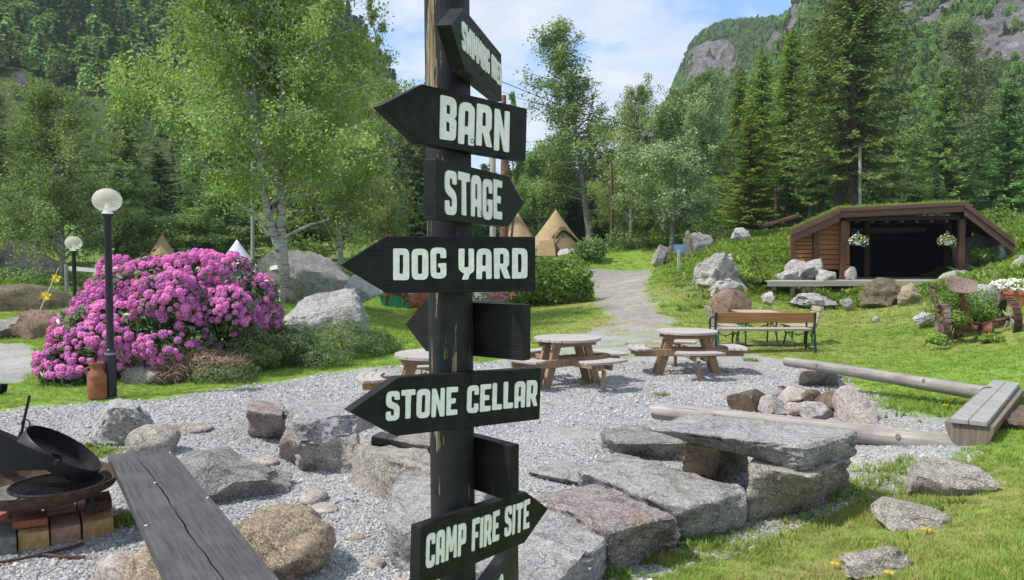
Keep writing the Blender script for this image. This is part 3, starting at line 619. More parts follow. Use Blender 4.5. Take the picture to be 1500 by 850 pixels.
# ------------------------------------------------------------------ rocks
def _rocknoise(v, seed, k): return mnoise.fractal(Vector((v[0] * k + seed * 3.1, v[1] * k - seed * 1.7, v[2] * k + seed)), 1.0, 2.1, 4)
def _facet(P, freq, seed):
    """a broken-stone surface: every cell of a Voronoi pattern is its own tilted face"""
    q = Vector((P[0] * freq + seed * 1.7, P[1] * freq - seed * .9, P[2] * freq + seed * .4)); c = mnoise.voronoi(q)[1][0]
    r = mnoise.cell_vector(c * 7.31 + Vector((.13, .71, .37))) ; r = Vector((r.x - .5, r.y - .5, r.z - .5))
    return (q - c).dot(r) * 1.5 + (r.x + r.y) * .35
def rock_mesh(name, dims, seed, cuts=7, rough=.12, sub=4):
    rng = random.Random(seed); bm = bmesh.new(); bmesh.ops.create_icosphere(bm, subdivisions=sub, radius=1)
    pl = []; hard = cuts >= 7
    for i in range(cuts + (5 if hard else 0)):
        d = Vector((rng.gauss(0, 1), rng.gauss(0, 1), rng.gauss(0, .8))).normalized(); pl.append((d, rng.uniform(.50, .82) if hard else rng.uniform(.62, .88)))
    off = Vector((seed * 1.37, -seed * .71, seed * .33))
    for v in bm.verts:
        p = v.co.copy(); p *= 1 + rough * 1.2 * mnoise.noise(p * .9 + off)
        for d, c in pl:
            k = p.dot(d)
            if k > c: p -= d * (k - c) * (1.0 if hard else .92)
        q = mnoise.noise(p * 2.6 + off); p *= 1 + rough * (.9 if hard else 1) * _rocknoise(p, seed, 1.3) + rough * .3 * _rocknoise(p, seed + 9, 5) + (rough * .9 * _facet(p, 1.5, seed) + rough * .35 * _facet(p, 4, seed + 3) if hard else 0)
        sz = 1.50 if hard else 1.72; v.co = Vector((p.x * dims[0] / sz, p.y * dims[1] / sz, p.z * dims[2] / sz))
    me = bpy.data.meshes.new(name); bm.to_mesh(me); bm.free()
    me.polygons.foreach_set('use_smooth', np.ones(len(me.polygons), bool))
    if cuts >= 7:
        try: me.set_sharp_from_angle(angle=R_(34))
        except Exception: pass
    return me
def rock(name, label, cat, c, dims, seed, m, group=None, rz=0, cuts=7, rough=.12, sub=4, tilt=(0, 0)):
    o = addobj(name, rock_mesh(name, dims, seed, cuts, rough, sub), MT[m], None, tuple(c)); o.rotation_euler = (tilt[0], tilt[1], rz)
    return tag(o, label, cat, group)
def block(name, label, cat, top, bot, seed, m, group=None, rough=.022, n=18, ex=16, parent=None, drop=.06):
    """a split stone from its four top and four bottom corners (near-left, near-right, far-right, far-left)"""
    top = [np.array(p, float) for p in top]; bot = [np.array(p, float) for p in bot]; c = (sum(bot) / 4)
    bm = bmesh.new(); bmesh.ops.create_cube(bm, size=2); bmesh.ops.subdivide_edges(bm, edges=bm.edges, cuts=n, use_grid_fill=True)
    L = max(np.linalg.norm(top[0] - top[1]), np.linalg.norm(top[1] - top[2]))
    for v in bm.verts:
        p = np.array(v.co); q = p / (np.abs(p) ** ex).sum() ** (1 / ex) * 1.03
        a, b_, k = (q + 1) / 2
        def bil(Q): return Q[0] * (1 - a) * (1 - b_) + Q[1] * a * (1 - b_) + Q[2] * a * b_ + Q[3] * (1 - a) * b_
        P = bil(bot) * (1 - k) + bil(top) * k
        nr = np.sign(p) * (np.abs(p) > .99); nr = nr / (np.linalg.norm(nr) + 1e-9)
        f1 = _rocknoise(P, seed, 2.2) * rough * 1.5 + _rocknoise(P, seed + 5, 7) * rough * .7 + _rocknoise(P, seed + 8, 19) * rough * .3
        if abs(nr[2]) < .9: f1 += rough * (1.5 * _facet(P, 3.2, seed) + .9 * _facet(P, 8, seed + 2))
        else: f1 *= .55
        e1 = (top[1] - top[0]); e1 = e1 / np.linalg.norm(e1); e2 = np.array([-e1[1], e1[0], 0])
        P = P + (e1 * nr[0] + e2 * nr[1] + np.array([0, 0, nr[2] * .7])) * f1
        v.co = Vector(P - c)
    bmesh.ops.recalc_face_normals(bm, faces=bm.faces)
    me = bpy.data.meshes.new(name); bm.to_mesh(me); bm.free(); me.polygons.foreach_set('use_smooth', np.ones(len(me.polygons), bool))
    try: me.set_sharp_from_angle(angle=R_(38))
    except Exception: pass
    return tag(addobj(name, me, MT[m], None, tuple(c)), label, cat, group)
def bz(px, z): return [gz(u, v, z) for u, v in px]
# ------------------------------------------------------------------ hills and mountains (setting)
ROCKS_L = [[(0, 0), (70, 0), (85, 40), (60, 52), (20, 30), (0, 12)], [(20, 108), (45, 108), (42, 122), (12, 120)], [(25, 130), (44, 132), (40, 146), (26, 145)], [(92, 118), (108, 126), (106, 138), (92, 133)]]
ROCKS_M = [[(996, 130), (1000, 96), (1012, 74), (1040, 60), (1072, 58), (1078, 92), (1068, 118), (1030, 130)]]
ROCKS_R = [[(1080, 130), (1105, 62), (1140, 30), (1165, 0), (1190, -20), (1178, 20), (1162, 55), (1135, 80), (1112, 95)], [(1365, 112), (1378, 68), (1420, 34), (1445, 10), (1480, -60), (1640, -80), (1640, 110), (1500, 100), (1436, 100), (1408, 122)],
           [(1310, 60), (1300, -20), (1420, -40), (1428, 4), (1390, 22), (1372, 45)], [(1240, 40), (1230, -40), (1310, -60), (1310, 10)]]
def hill(name, m, us, vc, yb, yc, zb, rocks, seed, shape=1.1, ns=110, back=.35, rough=.05):
    n = len(us); s = np.concatenate([np.linspace(0, 1, ns), 1 + back * np.linspace(.04, 1, 14)])
    U, S = np.meshgrid(us, s, indexing='ij'); VC = np.interp(U, *vc); YC = np.interp(U, *yc); YB = np.interp(U, *yb)
    Y = YB + (YC - YB) * S; X = (U - 750) / F * Y
    zc = 2 + (375 - VC) / F * YC; up_ = np.clip(S, 0, 1) ** shape; Z = zb + (zc - zb) * up_ - np.clip(S - 1, 0, None) * (zc - zb) * 1.2
    amp = rough * (YC - YB) * np.clip(S * 3, 0, 1)
    fr = fbm(X / 38, Y / 38, seed, 6); Z = Z + amp * fr * (1 - .6 * (np.abs(S - 1) < .03))
    d = np.stack([X, Y, Z - 2.0], -1); zz = d @ FW; pu = 750 + F * X / zz; pv = 425 - F * (d @ UP) / zz
    rk = np.zeros(U.shape)
    for p in rocks: rk = np.maximum(rk, np.clip(.5 + polydist(pu + 20 * fbm(pu / 18, pv / 18, 3), pv + 20 * fbm(pu / 18, pv / 18, 8), p) / 6, 0, 1))
    rk = rk * np.clip(1.35 - np.clip(fbm(pu / 26 + pv / 40, pv / 9, 15) * 6, 0, 1.4), 0, 1)
    rg = np.abs(fbm(X / 9, Z / 22, seed + 3, 5)); rg2 = np.abs(fbm(X / 3.2 + Z / 30, Z / 11, seed + 6, 4)); Y2 = Y + rk * ((rg * 2 - .3) * .035 + (rg2 - .1) * .03) * YC
    Z = Z + rk * fbm(X / 7, Z / 9, seed + 4, 4) * .02 * YC
    k = len(s); i = np.arange(n - 1)[:, None] * k + np.arange(k - 1)[None]; Fc = np.stack([i, i + k, i + k + 1, i + 1], -1).reshape(-1, 4)
    P = np.stack([X, Y2, Z], -1)
    tag(addobj(name, np_mesh(name, P.reshape(-1, 3), Fc, True, {'rock': rk.ravel()}), m), kind='structure')
    return P, rk, pu, pv, S
HM = dict(left=hill_mat('left_hillside', (.08, .13, .04), (.17, .24, .07), (.22, .21, .22)), mid=hill_mat('far_mountain', (.06, .10, .035), (.11, .17, .05), (.40, .375, .37)), right=hill_mat('right_mountain', (.06, .10, .03), (.12, .18, .05), (.42, .40, .40)))
hl = hill('left_hillside', HM['left'], np.linspace(-900, 690, 230), ([-900, -300, 0, 200, 400, 470, 510, 545, 580, 620, 690], [-420, -360, -250, -170, -60, -5, 45, 95, 150, 220, 330]), ([-900, 0, 690], [90, 78, 90]), ([-900, 0, 500, 690], [300, 250, 230, 200]), 5.0, ROCKS_L, 4)
hm = hill('far_mountain', HM['mid'], np.linspace(900, 1420, 170), ([900, 960, 985, 998, 1006, 1018, 1040, 1062, 1100, 1145, 1250, 1420], [300, 190, 125, 96, 74, 60, 44, 38, 35, 31, 20, 0]), ([900, 1420], [230, 230]), ([900, 1420], [430, 430]), 10.0, ROCKS_M, 11, 1.0, 120, .3, .035)
hr = hill('right_mountain', HM['right'], np.linspace(1030, 2500, 260), ([1030, 1080, 1110, 1132, 1150, 1166, 1200, 1300, 1500, 2500], [300, 150, 85, 45, 18, -5, -55, -100, -170, -260]), ([1030, 2500], [105, 95]), ([1030, 1200, 2500], [300, 280, 240]), 12.0, ROCKS_R, 27, 1.05, 120, .35, .05)

# ------------------------------------------------------------------ the signpost
PR = .0595; p_top = gy(654.5, 0, 2.1); p_bot = gy(663.5, 750, 2.1); pdir = (p_top - p_bot) / np.linalg.norm(p_top - p_bot)
def axis(z): return p_bot + pdir * ((z - p_bot[2]) / pdir[2])
base = axis(hz(-.15, 2.1) - .1)
sign = thing('signpost', 'black signpost with chipped paint carrying arrow boards to barn, stage and dog yard', 'signpost', tuple(base))
mb = MB(); rg = random.Random(3)
mb.tube([axis(z) for z in np.linspace(base[2], 3.02, 40)], PR, 40); mb.build('post', MT['post'], sign, smooth=True)
GLY = {'A': (.52, [[(0, 0), (0, 1, .22), (.52, 1, .22), (.52, 0), (.33, 0), (.33, .25), (.19, .25), (.19, 0)], [(.2, .43), (.32, .43), (.32, .8), (.2, .8)]]),
 'B': (.52, [[(0, 0), (.52, 0, .14), (.52, .47, .1), (.45, .525, .04), (.52, .58, .1), (.52, 1, .24), (0, 1)], [(.2, .19), (.31, .19), (.31, .42), (.2, .42)], [(.2, .6), (.31, .6), (.31, .81), (.2, .81)]]),
 'C': (.52, [[(0, 0, .2), (.52, 0, .2), (.52, .34), (.33, .34), (.33, .19), (.19, .19), (.19, .81), (.33, .81), (.33, .66), (.52, .66), (.52, 1, .2), (0, 1, .2)]]),
 'D': (.52, [[(0, 0), (.52, 0, .12), (.52, 1, .2), (0, 1)], [(.2, .2), (.31, .2), (.33, .5), (.31, .8), (.2, .8)]]),
 'E': (.48, [[(0, 0), (.48, 0), (.48, .19), (.19, .19), (.19, .41), (.40, .41), (.40, .59), (.19, .59), (.19, .81), (.48, .81), (.48, 1), (0, 1)]]),
 'F': (.48, [[(0, 0), (.19, 0), (.19, .38), (.40, .38), (.40, .56), (.19, .56), (.19, .81), (.48, .81), (.48, 1), (0, 1)]]),
 'G': (.52, [[(0, 0, .2), (.52, 0, .2), (.52, .50), (.25, .50), (.25, .36), (.33, .36), (.33, .19), (.19, .19), (.19, .81), (.33, .81), (.33, .66), (.52, .66), (.52, 1, .2), (0, 1, .2)]]),
 'I': (.19, [[(0, 0), (.19, 0), (.19, 1), (0, 1)]]), 'L': (.45, [[(0, 0), (.45, 0), (.45, .2), (.2, .2), (.2, 1), (0, 1)]]),
 'M': (.70, [[(0, 0), (.17, 0), (.18, .55), (.28, .22), (.42, .22), (.52, .55), (.53, 0), (.70, 0), (.66, 1), (.48, 1), (.35, .55), (.22, 1), (.04, 1)]]),
 'N': (.54, [[(0, 0), (.18, 0), (.18, .52), (.36, 0), (.54, 0), (.54, 1), (.36, 1), (.36, .48), (.18, 1), (0, 1)]]),
 'O': (.54, [[(0, 0, .2), (.54, 0, .2), (.54, 1, .2), (0, 1, .2)], [(.2, .2), (.34, .2), (.34, .8), (.2, .8)]]),
 'P': (.52, [[(0, 0), (.19, 0), (.19, .34), (.52, .34, .14), (.52, 1, .22), (0, 1)], [(.2, .52), (.32, .52), (.32, .81), (.2, .81)]]),
 'R': (.55, [[(0, 0), (.19, 0), (.19, .32), (.235, .32), (.36, 0), (.56, 0), (.44, .36), (.52, .46), (.52, 1, .22), (0, 1)], [(.2, .49), (.32, .49), (.32, .81), (.2, .81)]]),
 'S': (.52, [[(0, 0, .2), (.52, 0, .2), (.52, .52, .16), (.2, .66), (.2, .82), (.33, .82), (.33, .7), (.52, .7), (.52, 1, .2), (0, 1, .2), (0, .5, .16), (.32, .37), (.32, .18), (.19, .18), (.19, .32), (0, .32)]]),
 'T': (.54, [[(.17, 0), (.37, 0), (.37, .8), (.54, .8), (.54, 1), (0, 1), (0, .8), (.17, .8)]]),
 'W': (.70, [[(.05, 0), (.24, 0), (.35, .45), (.46, 0), (.65, 0), (.70, 1), (.53, 1), (.51, .5), (.42, .82), (.28, .82), (.19, .5), (.17, 1), (0, 1)]]),
 'Y': (.52, [[(.11, 0), (.31, 0), (.37, .18), (.52, .26, .1), (.52, 1), (.33, 1), (.33, .40), (.19, .40), (.19, 1), (0, 1), (0, .30, .12), (.19, .2)]])}
def rounded(loop, rng, jit=.008):
    P = [np.array(p[:2]) + np.array([rng.uniform(-jit, jit), rng.uniform(-jit, jit)]) for p in loop]; rr = [p[2] if len(p) > 2 else .035 for p in loop]; out = []; n = len(P)
    for i in range(n):
        a, p, c = P[i - 1], P[i], P[(i + 1) % n]; la = np.linalg.norm(a - p); lc = np.linalg.norm(c - p); r = min(rr[i], la * .48, lc * .48)
        s = p + (a - p) / la * r; e = p + (c - p) / lc * r
        for t in ((0, .25, .5, .75, 1) if rr[i] > .05 else (0, .5, 1)): out.append((1 - t) ** 2 * s + 2 * t * (1 - t) * p + t * t * e)
    return out
def text_mesh(s, x0, x1, z0, z1, seed):
    rng = random.Random(seed); adv = []; x = 0
    for ch in s:
        if ch == ' ': x += .34; continue
        adv.append((ch, x)); x += GLY[ch][0] + .075
    tot = x - .075; kx = (x1 - x0) / tot; kz = z1 - z0
    cu = bpy.data.curves.new('lettering', 'CURVE'); cu.dimensions = '2D'; cu.fill_mode = 'BOTH'; cu.extrude = .0011
    for ch, xo in adv:
        dz = rng.uniform(-.025, .025); 
        for lp in GLY[ch][1]:
            P = rounded(lp, rng); spn = cu.splines.new('POLY'); spn.points.add(len(P) - 1); spn.use_cyclic_u = True
            for q, p in zip(spn.points, P): q.co = (x0 + (xo + p[0]) * kx, z0 + (p[1] + dz) * kz, 0, 1)
    tmp = bpy.data.objects.new('tmp', cu); link(tmp); bpy.context.view_layer.update()
    me = bpy.data.meshes.new_from_object(tmp.evaluated_get(bpy.context.evaluated_depsgraph_get())); bpy.data.objects.remove(tmp)
    me.transform(Matrix.Rotation(R_(90), 4, 'X')); return me
def board(p, right, front, text=None, ur=None, zr=None, seed=0, label=None):
    yaw, roll, z, s, L, tip, hh = p; T_ = .034
    n = np.array([math.sin(yaw), -math.cos(yaw), 0]); e = np.array([math.cos(yaw), math.sin(yaw), 0]); k = np.array([0, 0, 1.])
    e2 = e * math.cos(roll) + k * math.sin(roll); k2 = -e * math.sin(roll) + k * math.cos(roll)
    o = axis(z) + n * ((PR + T_ - .004) if front else -(PR - .004)); h = hh / 2
    poly = [(s, -h), (s + L, -h), (s + L + tip, 0), (s + L, h), (s, h)] if right else [(s, 0), (s + tip, -h), (s + tip + L, -h), (s + tip + L, h), (s + tip, h)]
    mb = MB(); mb.prism(poly, -T_, 0, Matrix.Rotation(R_(90), 4, 'X'))
    ob = mb.build('sign_board', MT['board'], sign, bevel=.0025, seg=2, local=True)
    ob.matrix_local = Matrix.Translation(Vector(o - base)) @ Matrix((tuple(e2), tuple(-n), tuple(k2))).transposed().to_4x4()
    if label: ob['label'] = label
    if text:
        def xat(u):
            lo, hi = -1.2, 1.2
            for _ in range(50):
                md = (lo + hi) / 2
                if uvof(o + e2 * md)[0] < u: lo = md
                else: hi = md
            return lo
        me = text_mesh(text, xat(ur[0]), xat(ur[1]), zr[0] * hh - h, zr[1] * hh - h, seed); me.transform(Matrix.Translation((0, -.0012, 0)))
        addobj('lettering', me, MT['paint'], ob)
        for zz in (-.044, .05):
            mb = MB(); mb.lathe([(.0, .0006), (.0025, .0004), (.004, .0022), (.0062, .0022), (.0066, 0)], 12, (.006, -.0002, zz), Matrix.Rotation(R_(90), 3, 'X')); mb.build('screw', MT['screw'], ob, local=True, smooth=True)
    return ob
board([1.4263, .0577, 2.5214, -.3574, .5571, .145, .1418], False, True, 'SWIMMING AREA', (676, 734.5), (.30, .76), 1, 'thick black board edge-on at the top reading swimming area')
board([.7566, -.0378, 2.3382, -.2737, .3571, .1184, .1438], False, True, 'BARN', (644, 745.5), (.12, .87), 2, 'black left-pointing board reading barn')
board([1.1611, -.0059, 2.1547, -.2322, .4215, .1125, .1423], True, True, 'STAGE', (651, 734.5), (.11, .86), 3, 'black right-pointing board reading stage')
board([.2403, .0024, 1.978, -.2885, .3865, .1133, .1431], False, True, 'DOG YARD', (576, 772), (.24, .79), 4, 'black left-pointing board reading dog yard')
board([.6496, -.0346, 1.6267, -.3402, .4486, .1265, .1436], False, True, 'STONE CELLAR', (565, 787), (.27, .77), 5, 'black left-pointing board reading stone cellar')
board([.9405, -.0496, 1.2658, -.2269, .4385, .1198, .1458], True, True, 'CAMP FIRE SITE', (623.5, 775), (.26, .83), 6, 'black right-pointing board reading camp fire site')
board([1.29, .05, 1.045, -.37, .56, .14, .143], False, True, 'AREA', (712, 736.5), (.22, .78), 7, 'lowest black board, mostly below the camp fire board')
board([-.6266, -.0032, 1.8018, -.2202, .3381, .08, .1457], False, False, label='black board with a blank back behind the post, below dog yard')
board([-.7983, -.0078, 1.4369, -.1826, .2674, .08, .146], False, False, label='black board with a blank back behind the post, below stone cellar')

# ------------------------------------------------------------------ lamp posts
def lamp(name, label, u, vtop, y, vbase, zb):
    top = gy(u, vtop, y); root = thing(name, label, 'lamp post', (top[0], y, zb), 'globe lamp posts')
    ht = top[2] - zb; r = .183
    MB().lathe([(.075, 0), (.075, .62), (.068, .66), (.05, .68), (.048, ht - .42), (.06, ht - .40), (.085, ht - .375), (.085, ht - .36), (.0, ht - .36)], 20, (0, 0, 0)).build('pole', MT['lampblack'], root, local=True, smooth=True)
    MB().lathe([(.0765, .60), (.0775, .605), (.0775, .625), (.0765, .63)], 20).build('collar', MT['steel'], root, local=True)
    prof = [(r * math.cos(a) * 1.06, ht - r * .92 + r * .92 * math.sin(a)) for a in np.linspace(-1.12, 1.5708, 18)]
    MB().lathe(prof, 32).build('globe', MT['globe'], root, local=True, smooth=True)
    MB().lathe([(.08, ht - .36), (.07, ht - .34), (.03, ht - .30), (.028, ht - .2), (0, ht - .19)], 16).build('lamp_holder', MT['whitepaint'], root, local=True, smooth=True)
    return root
lamp('lamp_post', 'tall black lamp post with a big cream globe in front of the pink rhododendron', 156.5, 276, 11.15, 583, 0)
pz = gy(107, 346, 19.2); lamp('lamp_post', 'smaller black globe lamp post farther back, left of the rhododendron', 107.5, 346, 19.2, 447, hz(pz[0], 19.2))

# ------------------------------------------------------------------ picnic tables
def picnic(label, c, rz):
    root = thing('picnic_table', label, 'picnic table', c, 'round picnic tables on the gravel'); root.rotation_euler.z = rz; r = .52; ht = .74; nb = 6
    for i in range(nb):
        y0 = -r + 2 * r * i / nb + .007; y1 = -r + 2 * r * (i + 1) / nb - .007; ys = np.linspace(y0, y1, 6)
        poly = [(math.sqrt(max(0, r * r - y * y)) + .002, y) for y in ys] + [(-math.sqrt(max(0, r * r - y * y)) - .002, y) for y in ys[::-1]]
        MB().prism(poly, ht - .042, ht).build('top_plank', MT['tabletop'], root, local=True, bevel=.004)
    for sx in (-1, 1):
        for sy in (-1, 1): MB().beam((sx * .50, sy * .115, 0), (sx * .30, sy * .115, ht - .11), .058, .135, (1, 0, 0)).build('leg', MT['tableleg'], root, local=True, bevel=.006)
    for s in (-1, 1):
        MB().box((0, s * .172, .375), (1.86, .05, .12)).build('beam', MT['tableleg'], root, local=True, bevel=.006)
        MB().box((s * .085, 0, .372), (.05, 1.86, .10)).build('beam', MT['tableleg'], root, local=True, bevel=.006)
        MB().box((0, s * .172, ht - .087), (.86, .05, .085)).build('top_bearer', MT['tableleg'], root, local=True, bevel=.005)
        MB().box((0, s * .84, .16), (.05, .05, .32)).build('prop', MT['tableleg'], root, local=True, bevel=.004)
    for q in range(4):
        a0 = q * math.pi / 2; st = None
        for i in range(3):
            ra = .70 + i * .105; rb = ra + .097; hw = .45 if i < 2 else .42
            pts = [(ra * math.cos(a), ra * math.sin(a)) for a in np.linspace(-hw, hw, 9)] + [(rb * math.cos(a), rb * math.sin(a)) for a in np.linspace(hw, -hw, 9)]
            T_ = Matrix.Rotation(a0, 4, 'Z')
            if i == 0: st = MB().box((T_ @ Vector((.85, 0, .412))), (.28, .10, .018), a0).build('seat', MT['tableleg'], root, local=True)
            MB().prism(pts, .426, .462, T_).build('seat_plank', MT['tabletop'], st, local=True, bevel=.004)
    return root
c1 = gz(637, 517, .74); c2 = gz(831, 494, .74); c3 = gz(1006, 481, .74 + .02)
t1 = picnic('round picnic table half hidden behind the signpost', (c1[0], c1[1], hz(c1[0], c1[1])), .2)
t2 = picnic('round picnic table nearest the right side of the signpost', (c2[0], c2[1], 0), .62)
t3 = picnic('round picnic table in front of the brown garden bench', (c3[0], c3[1], hz(c3[0], c3[1])), .02)

# ------------------------------------------------------------------ garden bench, table and chairs with green iron legs
by = 15.5; bl = gy(1045, 517, by); br = gy(1194, 517, by); bzz = float(br[2])
gb = thing('garden_bench', 'long garden bench seen from behind with one orange-brown back plank', 'bench', ((bl[0] + br[0]) / 2, by, bzz)); hwb = (br[0] - bl[0]) / 2
MB().box((0, -.03, .70), (2 * hwb - .06, .035, .20)).build('back_plank', MT['orangewood'], gb, local=True, bevel=.008)
for i in range(3): MB().box((0, .08 + i * .14, .45), (2 * hwb - .08, .125, .04)).build('seat_plank', MT['greywood'], gb, local=True, bevel=.006)
for s in (-1, 1):
    x = s * (hwb - .03)
    MB().tube([(x, -.10, 0), (x, -.05, .30), (x, -.012, .45), (x, -.055, .80)], [.03, .026, .026, .024], 8).tube([(x, .42, 0), (x, .40, .22), (x, .38, .43)], .026, 8).tube([(x, -.02, .425), (x, .40, .425)], .022, 8).tube([(x, -.04, .66), (x, .18, .70), (x, .40, .64), (x, .40, .44)], .02, 8).tube([(x, -.05, .08), (x, .41, .08)], .014, 6).build('end_frame', MT['darkgreen'], gb, local=True, smooth=True)
MB().tube([(-hwb + .03, .17, .13), (hwb - .03, .17, .13)], .012, 6).build('stretcher', MT['darkgreen'], gb, local=True)
def iron_legs(root, hx, hy, ht):
    for sx in (-1, 1):
        m_ = MB()
        for sy in (-1, 1): m_.tube([(sx * hx, sy * hy, 0), (sx * hx * .92, sy * hy * .7, ht * .5), (sx * hx, sy * hy * .95, ht - .03)], .018, 6)
        m_.tube([(sx * hx, -hy * .75, ht * .42), (sx * hx * .95, 0, ht * .68), (sx * hx, hy * .75, ht * .42)], .012, 6).tube([(sx * hx, -hy, ht - .03), (sx * hx, hy, ht - .03)], .014, 6).build('leg_frame', MT['greeniron'], root, local=True, smooth=True)
    MB().tube([(-hx, 0, ht * .67), (0, 0, ht * .5), (hx, 0, ht * .67)], .012, 6).build('brace', MT['greeniron'], root, local=True, smooth=True)
ct = gy(1109, 457, 16.75); gtz = hz(ct[0], 16.75)
tb = thing('garden_table', 'slatted wooden garden table with green iron legs behind the long bench', 'table', (ct[0], 16.75, gtz)); th_ = float(ct[2] - gtz)
for i in range(7): MB().box((-.36 + i * .12, 0, th_), (.108, .95, .03)).build('slat', MT['slatwood'], tb, local=True, bevel=.004)
iron_legs(tb, .34, .36, th_)
for u, s, lab in ((1063, -1, 'slatted garden chair left of the slatted table behind the bench'), (1170, 1, 'slatted garden chair right of the slatted table behind the bench')):
    cc = gy(u, 477, 16.6); zc = hz(cc[0], 16.6); ch = thing('garden_chair', lab, 'chair', (cc[0], 16.6, zc), 'slatted garden chairs'); hs = float(cc[2] - zc)
    for i in range(4): MB().box((-.21 + i * .135, 0, hs), (.12, .62, .03)).build('seat_slat', MT['slatwood'], ch, local=True, bevel=.004)
    for i in range(3): MB().box((s * (.30 + .04 * i), 0, hs + .12 + i * .12), (.025, .62, .10), 0, 0, s * .28).build('back_slat', MT['slatwood'], ch, local=True, bevel=.004)
    for sy in (-1, 1): MB().tube([(s * .26, sy * .28, hs - .02), (s * .39, sy * .28, hs + .45)], .015, 6).build('back_rail', MT['greeniron'], ch, local=True)
    iron_legs(ch, .22, .27, hs)

# ------------------------------------------------------------------ log benches and the board bench round the fire
def logbench(name, label, a, b_, ra, rb, seed, group='log benches round the fire ring'):
    a = np.array(a); b_ = np.array(b_); rng = random.Random(seed); c = (a + b_) / 2; d = (b_ - a) / np.linalg.norm(b_ - a); L = np.linalg.norm(b_ - a); x = np.array([-d[1], d[0], 0]); n = 26; m_ = 14; mb = MB()
    for i in range(n + 1):
        t = i / n; r = ra + (rb - ra) * t; p = np.array([(t - .5) * L, math.sin(t * 3 + seed) * .012, math.sin(t * 5) * .008])
        for j in range(m_):
            th = 2 * math.pi * j / m_; q = 1 + .07 * mnoise.noise(Vector((t * 9, math.cos(th) * 1.3 + seed, math.sin(th) * 1.3)))
            zz = r * q * math.sin(th); zz = min(zz, r * .66)
            mb.v.append((p[0], p[1] + r * q * math.cos(th), p[2] + zz))
    for i in range(n):
        for j in range(m_):
            k = i * m_ + j; k2 = i * m_ + (j + 1) % m_; mb.f.append((k, k2, k2 + m_, k + m_))
    mb.f.append(tuple(range(m_))[::-1]); mb.f.append(tuple(range(n * m_, n * m_ + m_)))
    o = mb.build(name, MT['logtop'], None, local=True, smooth=True); o.location = c
    o.rotation_euler = (0, -math.asin(d[2]), math.atan2(d[1], d[0])); tag(o, label, 'log bench', group)
    for t, rr in ((.22, .03), (.77, .035)):
        MB().tube([((t - .5) * L, -ra * .5, .02), ((t - .5) * L, -(ra + (rb - ra) * t) * 1.08, .03)], [rr, rr * .7], 8).build('knot', MT['logend'], o, local=True, smooth=True)
    return o
logbench('log_bench', 'pale split log bench in front of the fire ring, nearest the camera', gz(958, 601, .17), gz(1452, 655, .19), .105, .125, 1)
lb2 = logbench('log_bench', 'long log bench behind the fire ring, propped on a stone', gz(1152, 529, .33), gz(1447, 574, .42), .085, .10, 2)
bA = [gz(u, v, .46) for u, v in ((1392, 612), (1447, 618), (1494, 561), (1455, 556))]
bo = thing('board_bench', 'short bench of pale grey planks on a log end at the right edge', 'bench', tuple((bA[0] + bA[2]) / 2))
wv = [(bA[0] * (1 - t) + bA[1] * t, bA[3] * (1 - t) + bA[2] * t) for t in (0, .494, .506, 1)]
dn = np.array([0, 0, -.05])
for (a, b1), (c, d1) in ((wv[0], wv[1]), (wv[2], wv[3])):
    MB().hexa([a + dn, c + dn, d1 + dn, b1 + dn, a, c, d1, b1]).build('plank', MT['boardgrey'], bo, bevel=.006)
e1 = (bA[0] + bA[1]) / 2; e2_ = (bA[2] + bA[3]) / 2; hd = (e2_ - e1) / np.linalg.norm(e2_ - e1); sd_ = np.array([hd[1], -hd[0], 0])
pts = [(math.cos(a) * .205, math.sin(a) * .24) for a in np.linspace(math.pi, 2 * math.pi, 12)]
mb = MB(); A = e1 + hd * .03 + dn; B_ = e2_ - hd * .1 + dn
for P0 in (A, B_): mb.v += [tuple(P0 + sd_ * x + np.array([0, 0, z])) for x, z in pts]
mb.f = [tuple(range(12))[::-1], tuple(range(12, 24))] + [(i, (i + 1) % 12, 12 + (i + 1) % 12, 12 + i) for i in range(12)]
mb.build('half_log', MT['logend'], bo, smooth=True)
block('support_stone', 'brown stone propping the left end of the far log bench', 'stone', bz([(1172, 543), (1226, 545), (1224, 533), (1180, 532)], .27), bz([(1170, 566), (1228, 569), (1226, 556), (1176, 554)], -.04), 41, 'granitewarm', n=9)
block('support_stone', 'dark brown rock under the far end of the grey board bench', 'stone', bz([(1440, 612), (1500, 620), (1520, 596), (1462, 590)], .34), bz([(1430, 640), (1500, 660), (1530, 618), (1450, 612)], .05), 42, 'brownrock', n=9)
FR = [('dark brown split stone at the left end of the fire ring', 1101, 588, 46, 30, 'brownrock', 0), ('small grey stone just right of the dark brown ring stone', 1128, 580, 34, 18, 'granite', 1), ('white rounded stone at the front left of the fire ring', 1129, 596, 44, 24, 'whiterock', 2),
      ('tan cube-like stone at the back of the fire ring', 1159, 585, 38, 26, 'pinkrock', 3), ('small pale pink stone at the front of the fire ring', 1163, 603, 30, 17, 'pinkrock', 4), ('light grey low stone at the front right of the fire ring', 1199, 606, 48, 20, 'whiterock', 5),
      ('dark brown flat stone at the back middle of the fire ring', 1190, 588, 36, 20, 'brownrock', 6), ('dark brown leaning stone at the back right of the fire ring', 1222, 592, 46, 26, 'brownrock', 7), ('big pale pink stone at the right end of the fire ring', 1254, 604, 56, 44, 'pinkrock', 8),
      ('charred flat stone inside the back of the fire ring', 1145, 574, 30, 12, 'boulderdark', 9), ('grey stone at the far right back of the fire ring', 1231, 583, 30, 18, 'granitedark', 10)]
for lab, u, v, wpx, hpx, m_, sd in FR:
    p = gz(u, v + hpx * .42, 0); k = p[1] / F; rock('fire_ring_stone', lab, 'stone', (p[0], p[1] + .05, hpx * k * .42), (wpx * k * 1.12, wpx * k * .95, hpx * k * 1.25), 60 + sd, m_, 'stones round the fire ring', sd * .7, 8, .10, 3)
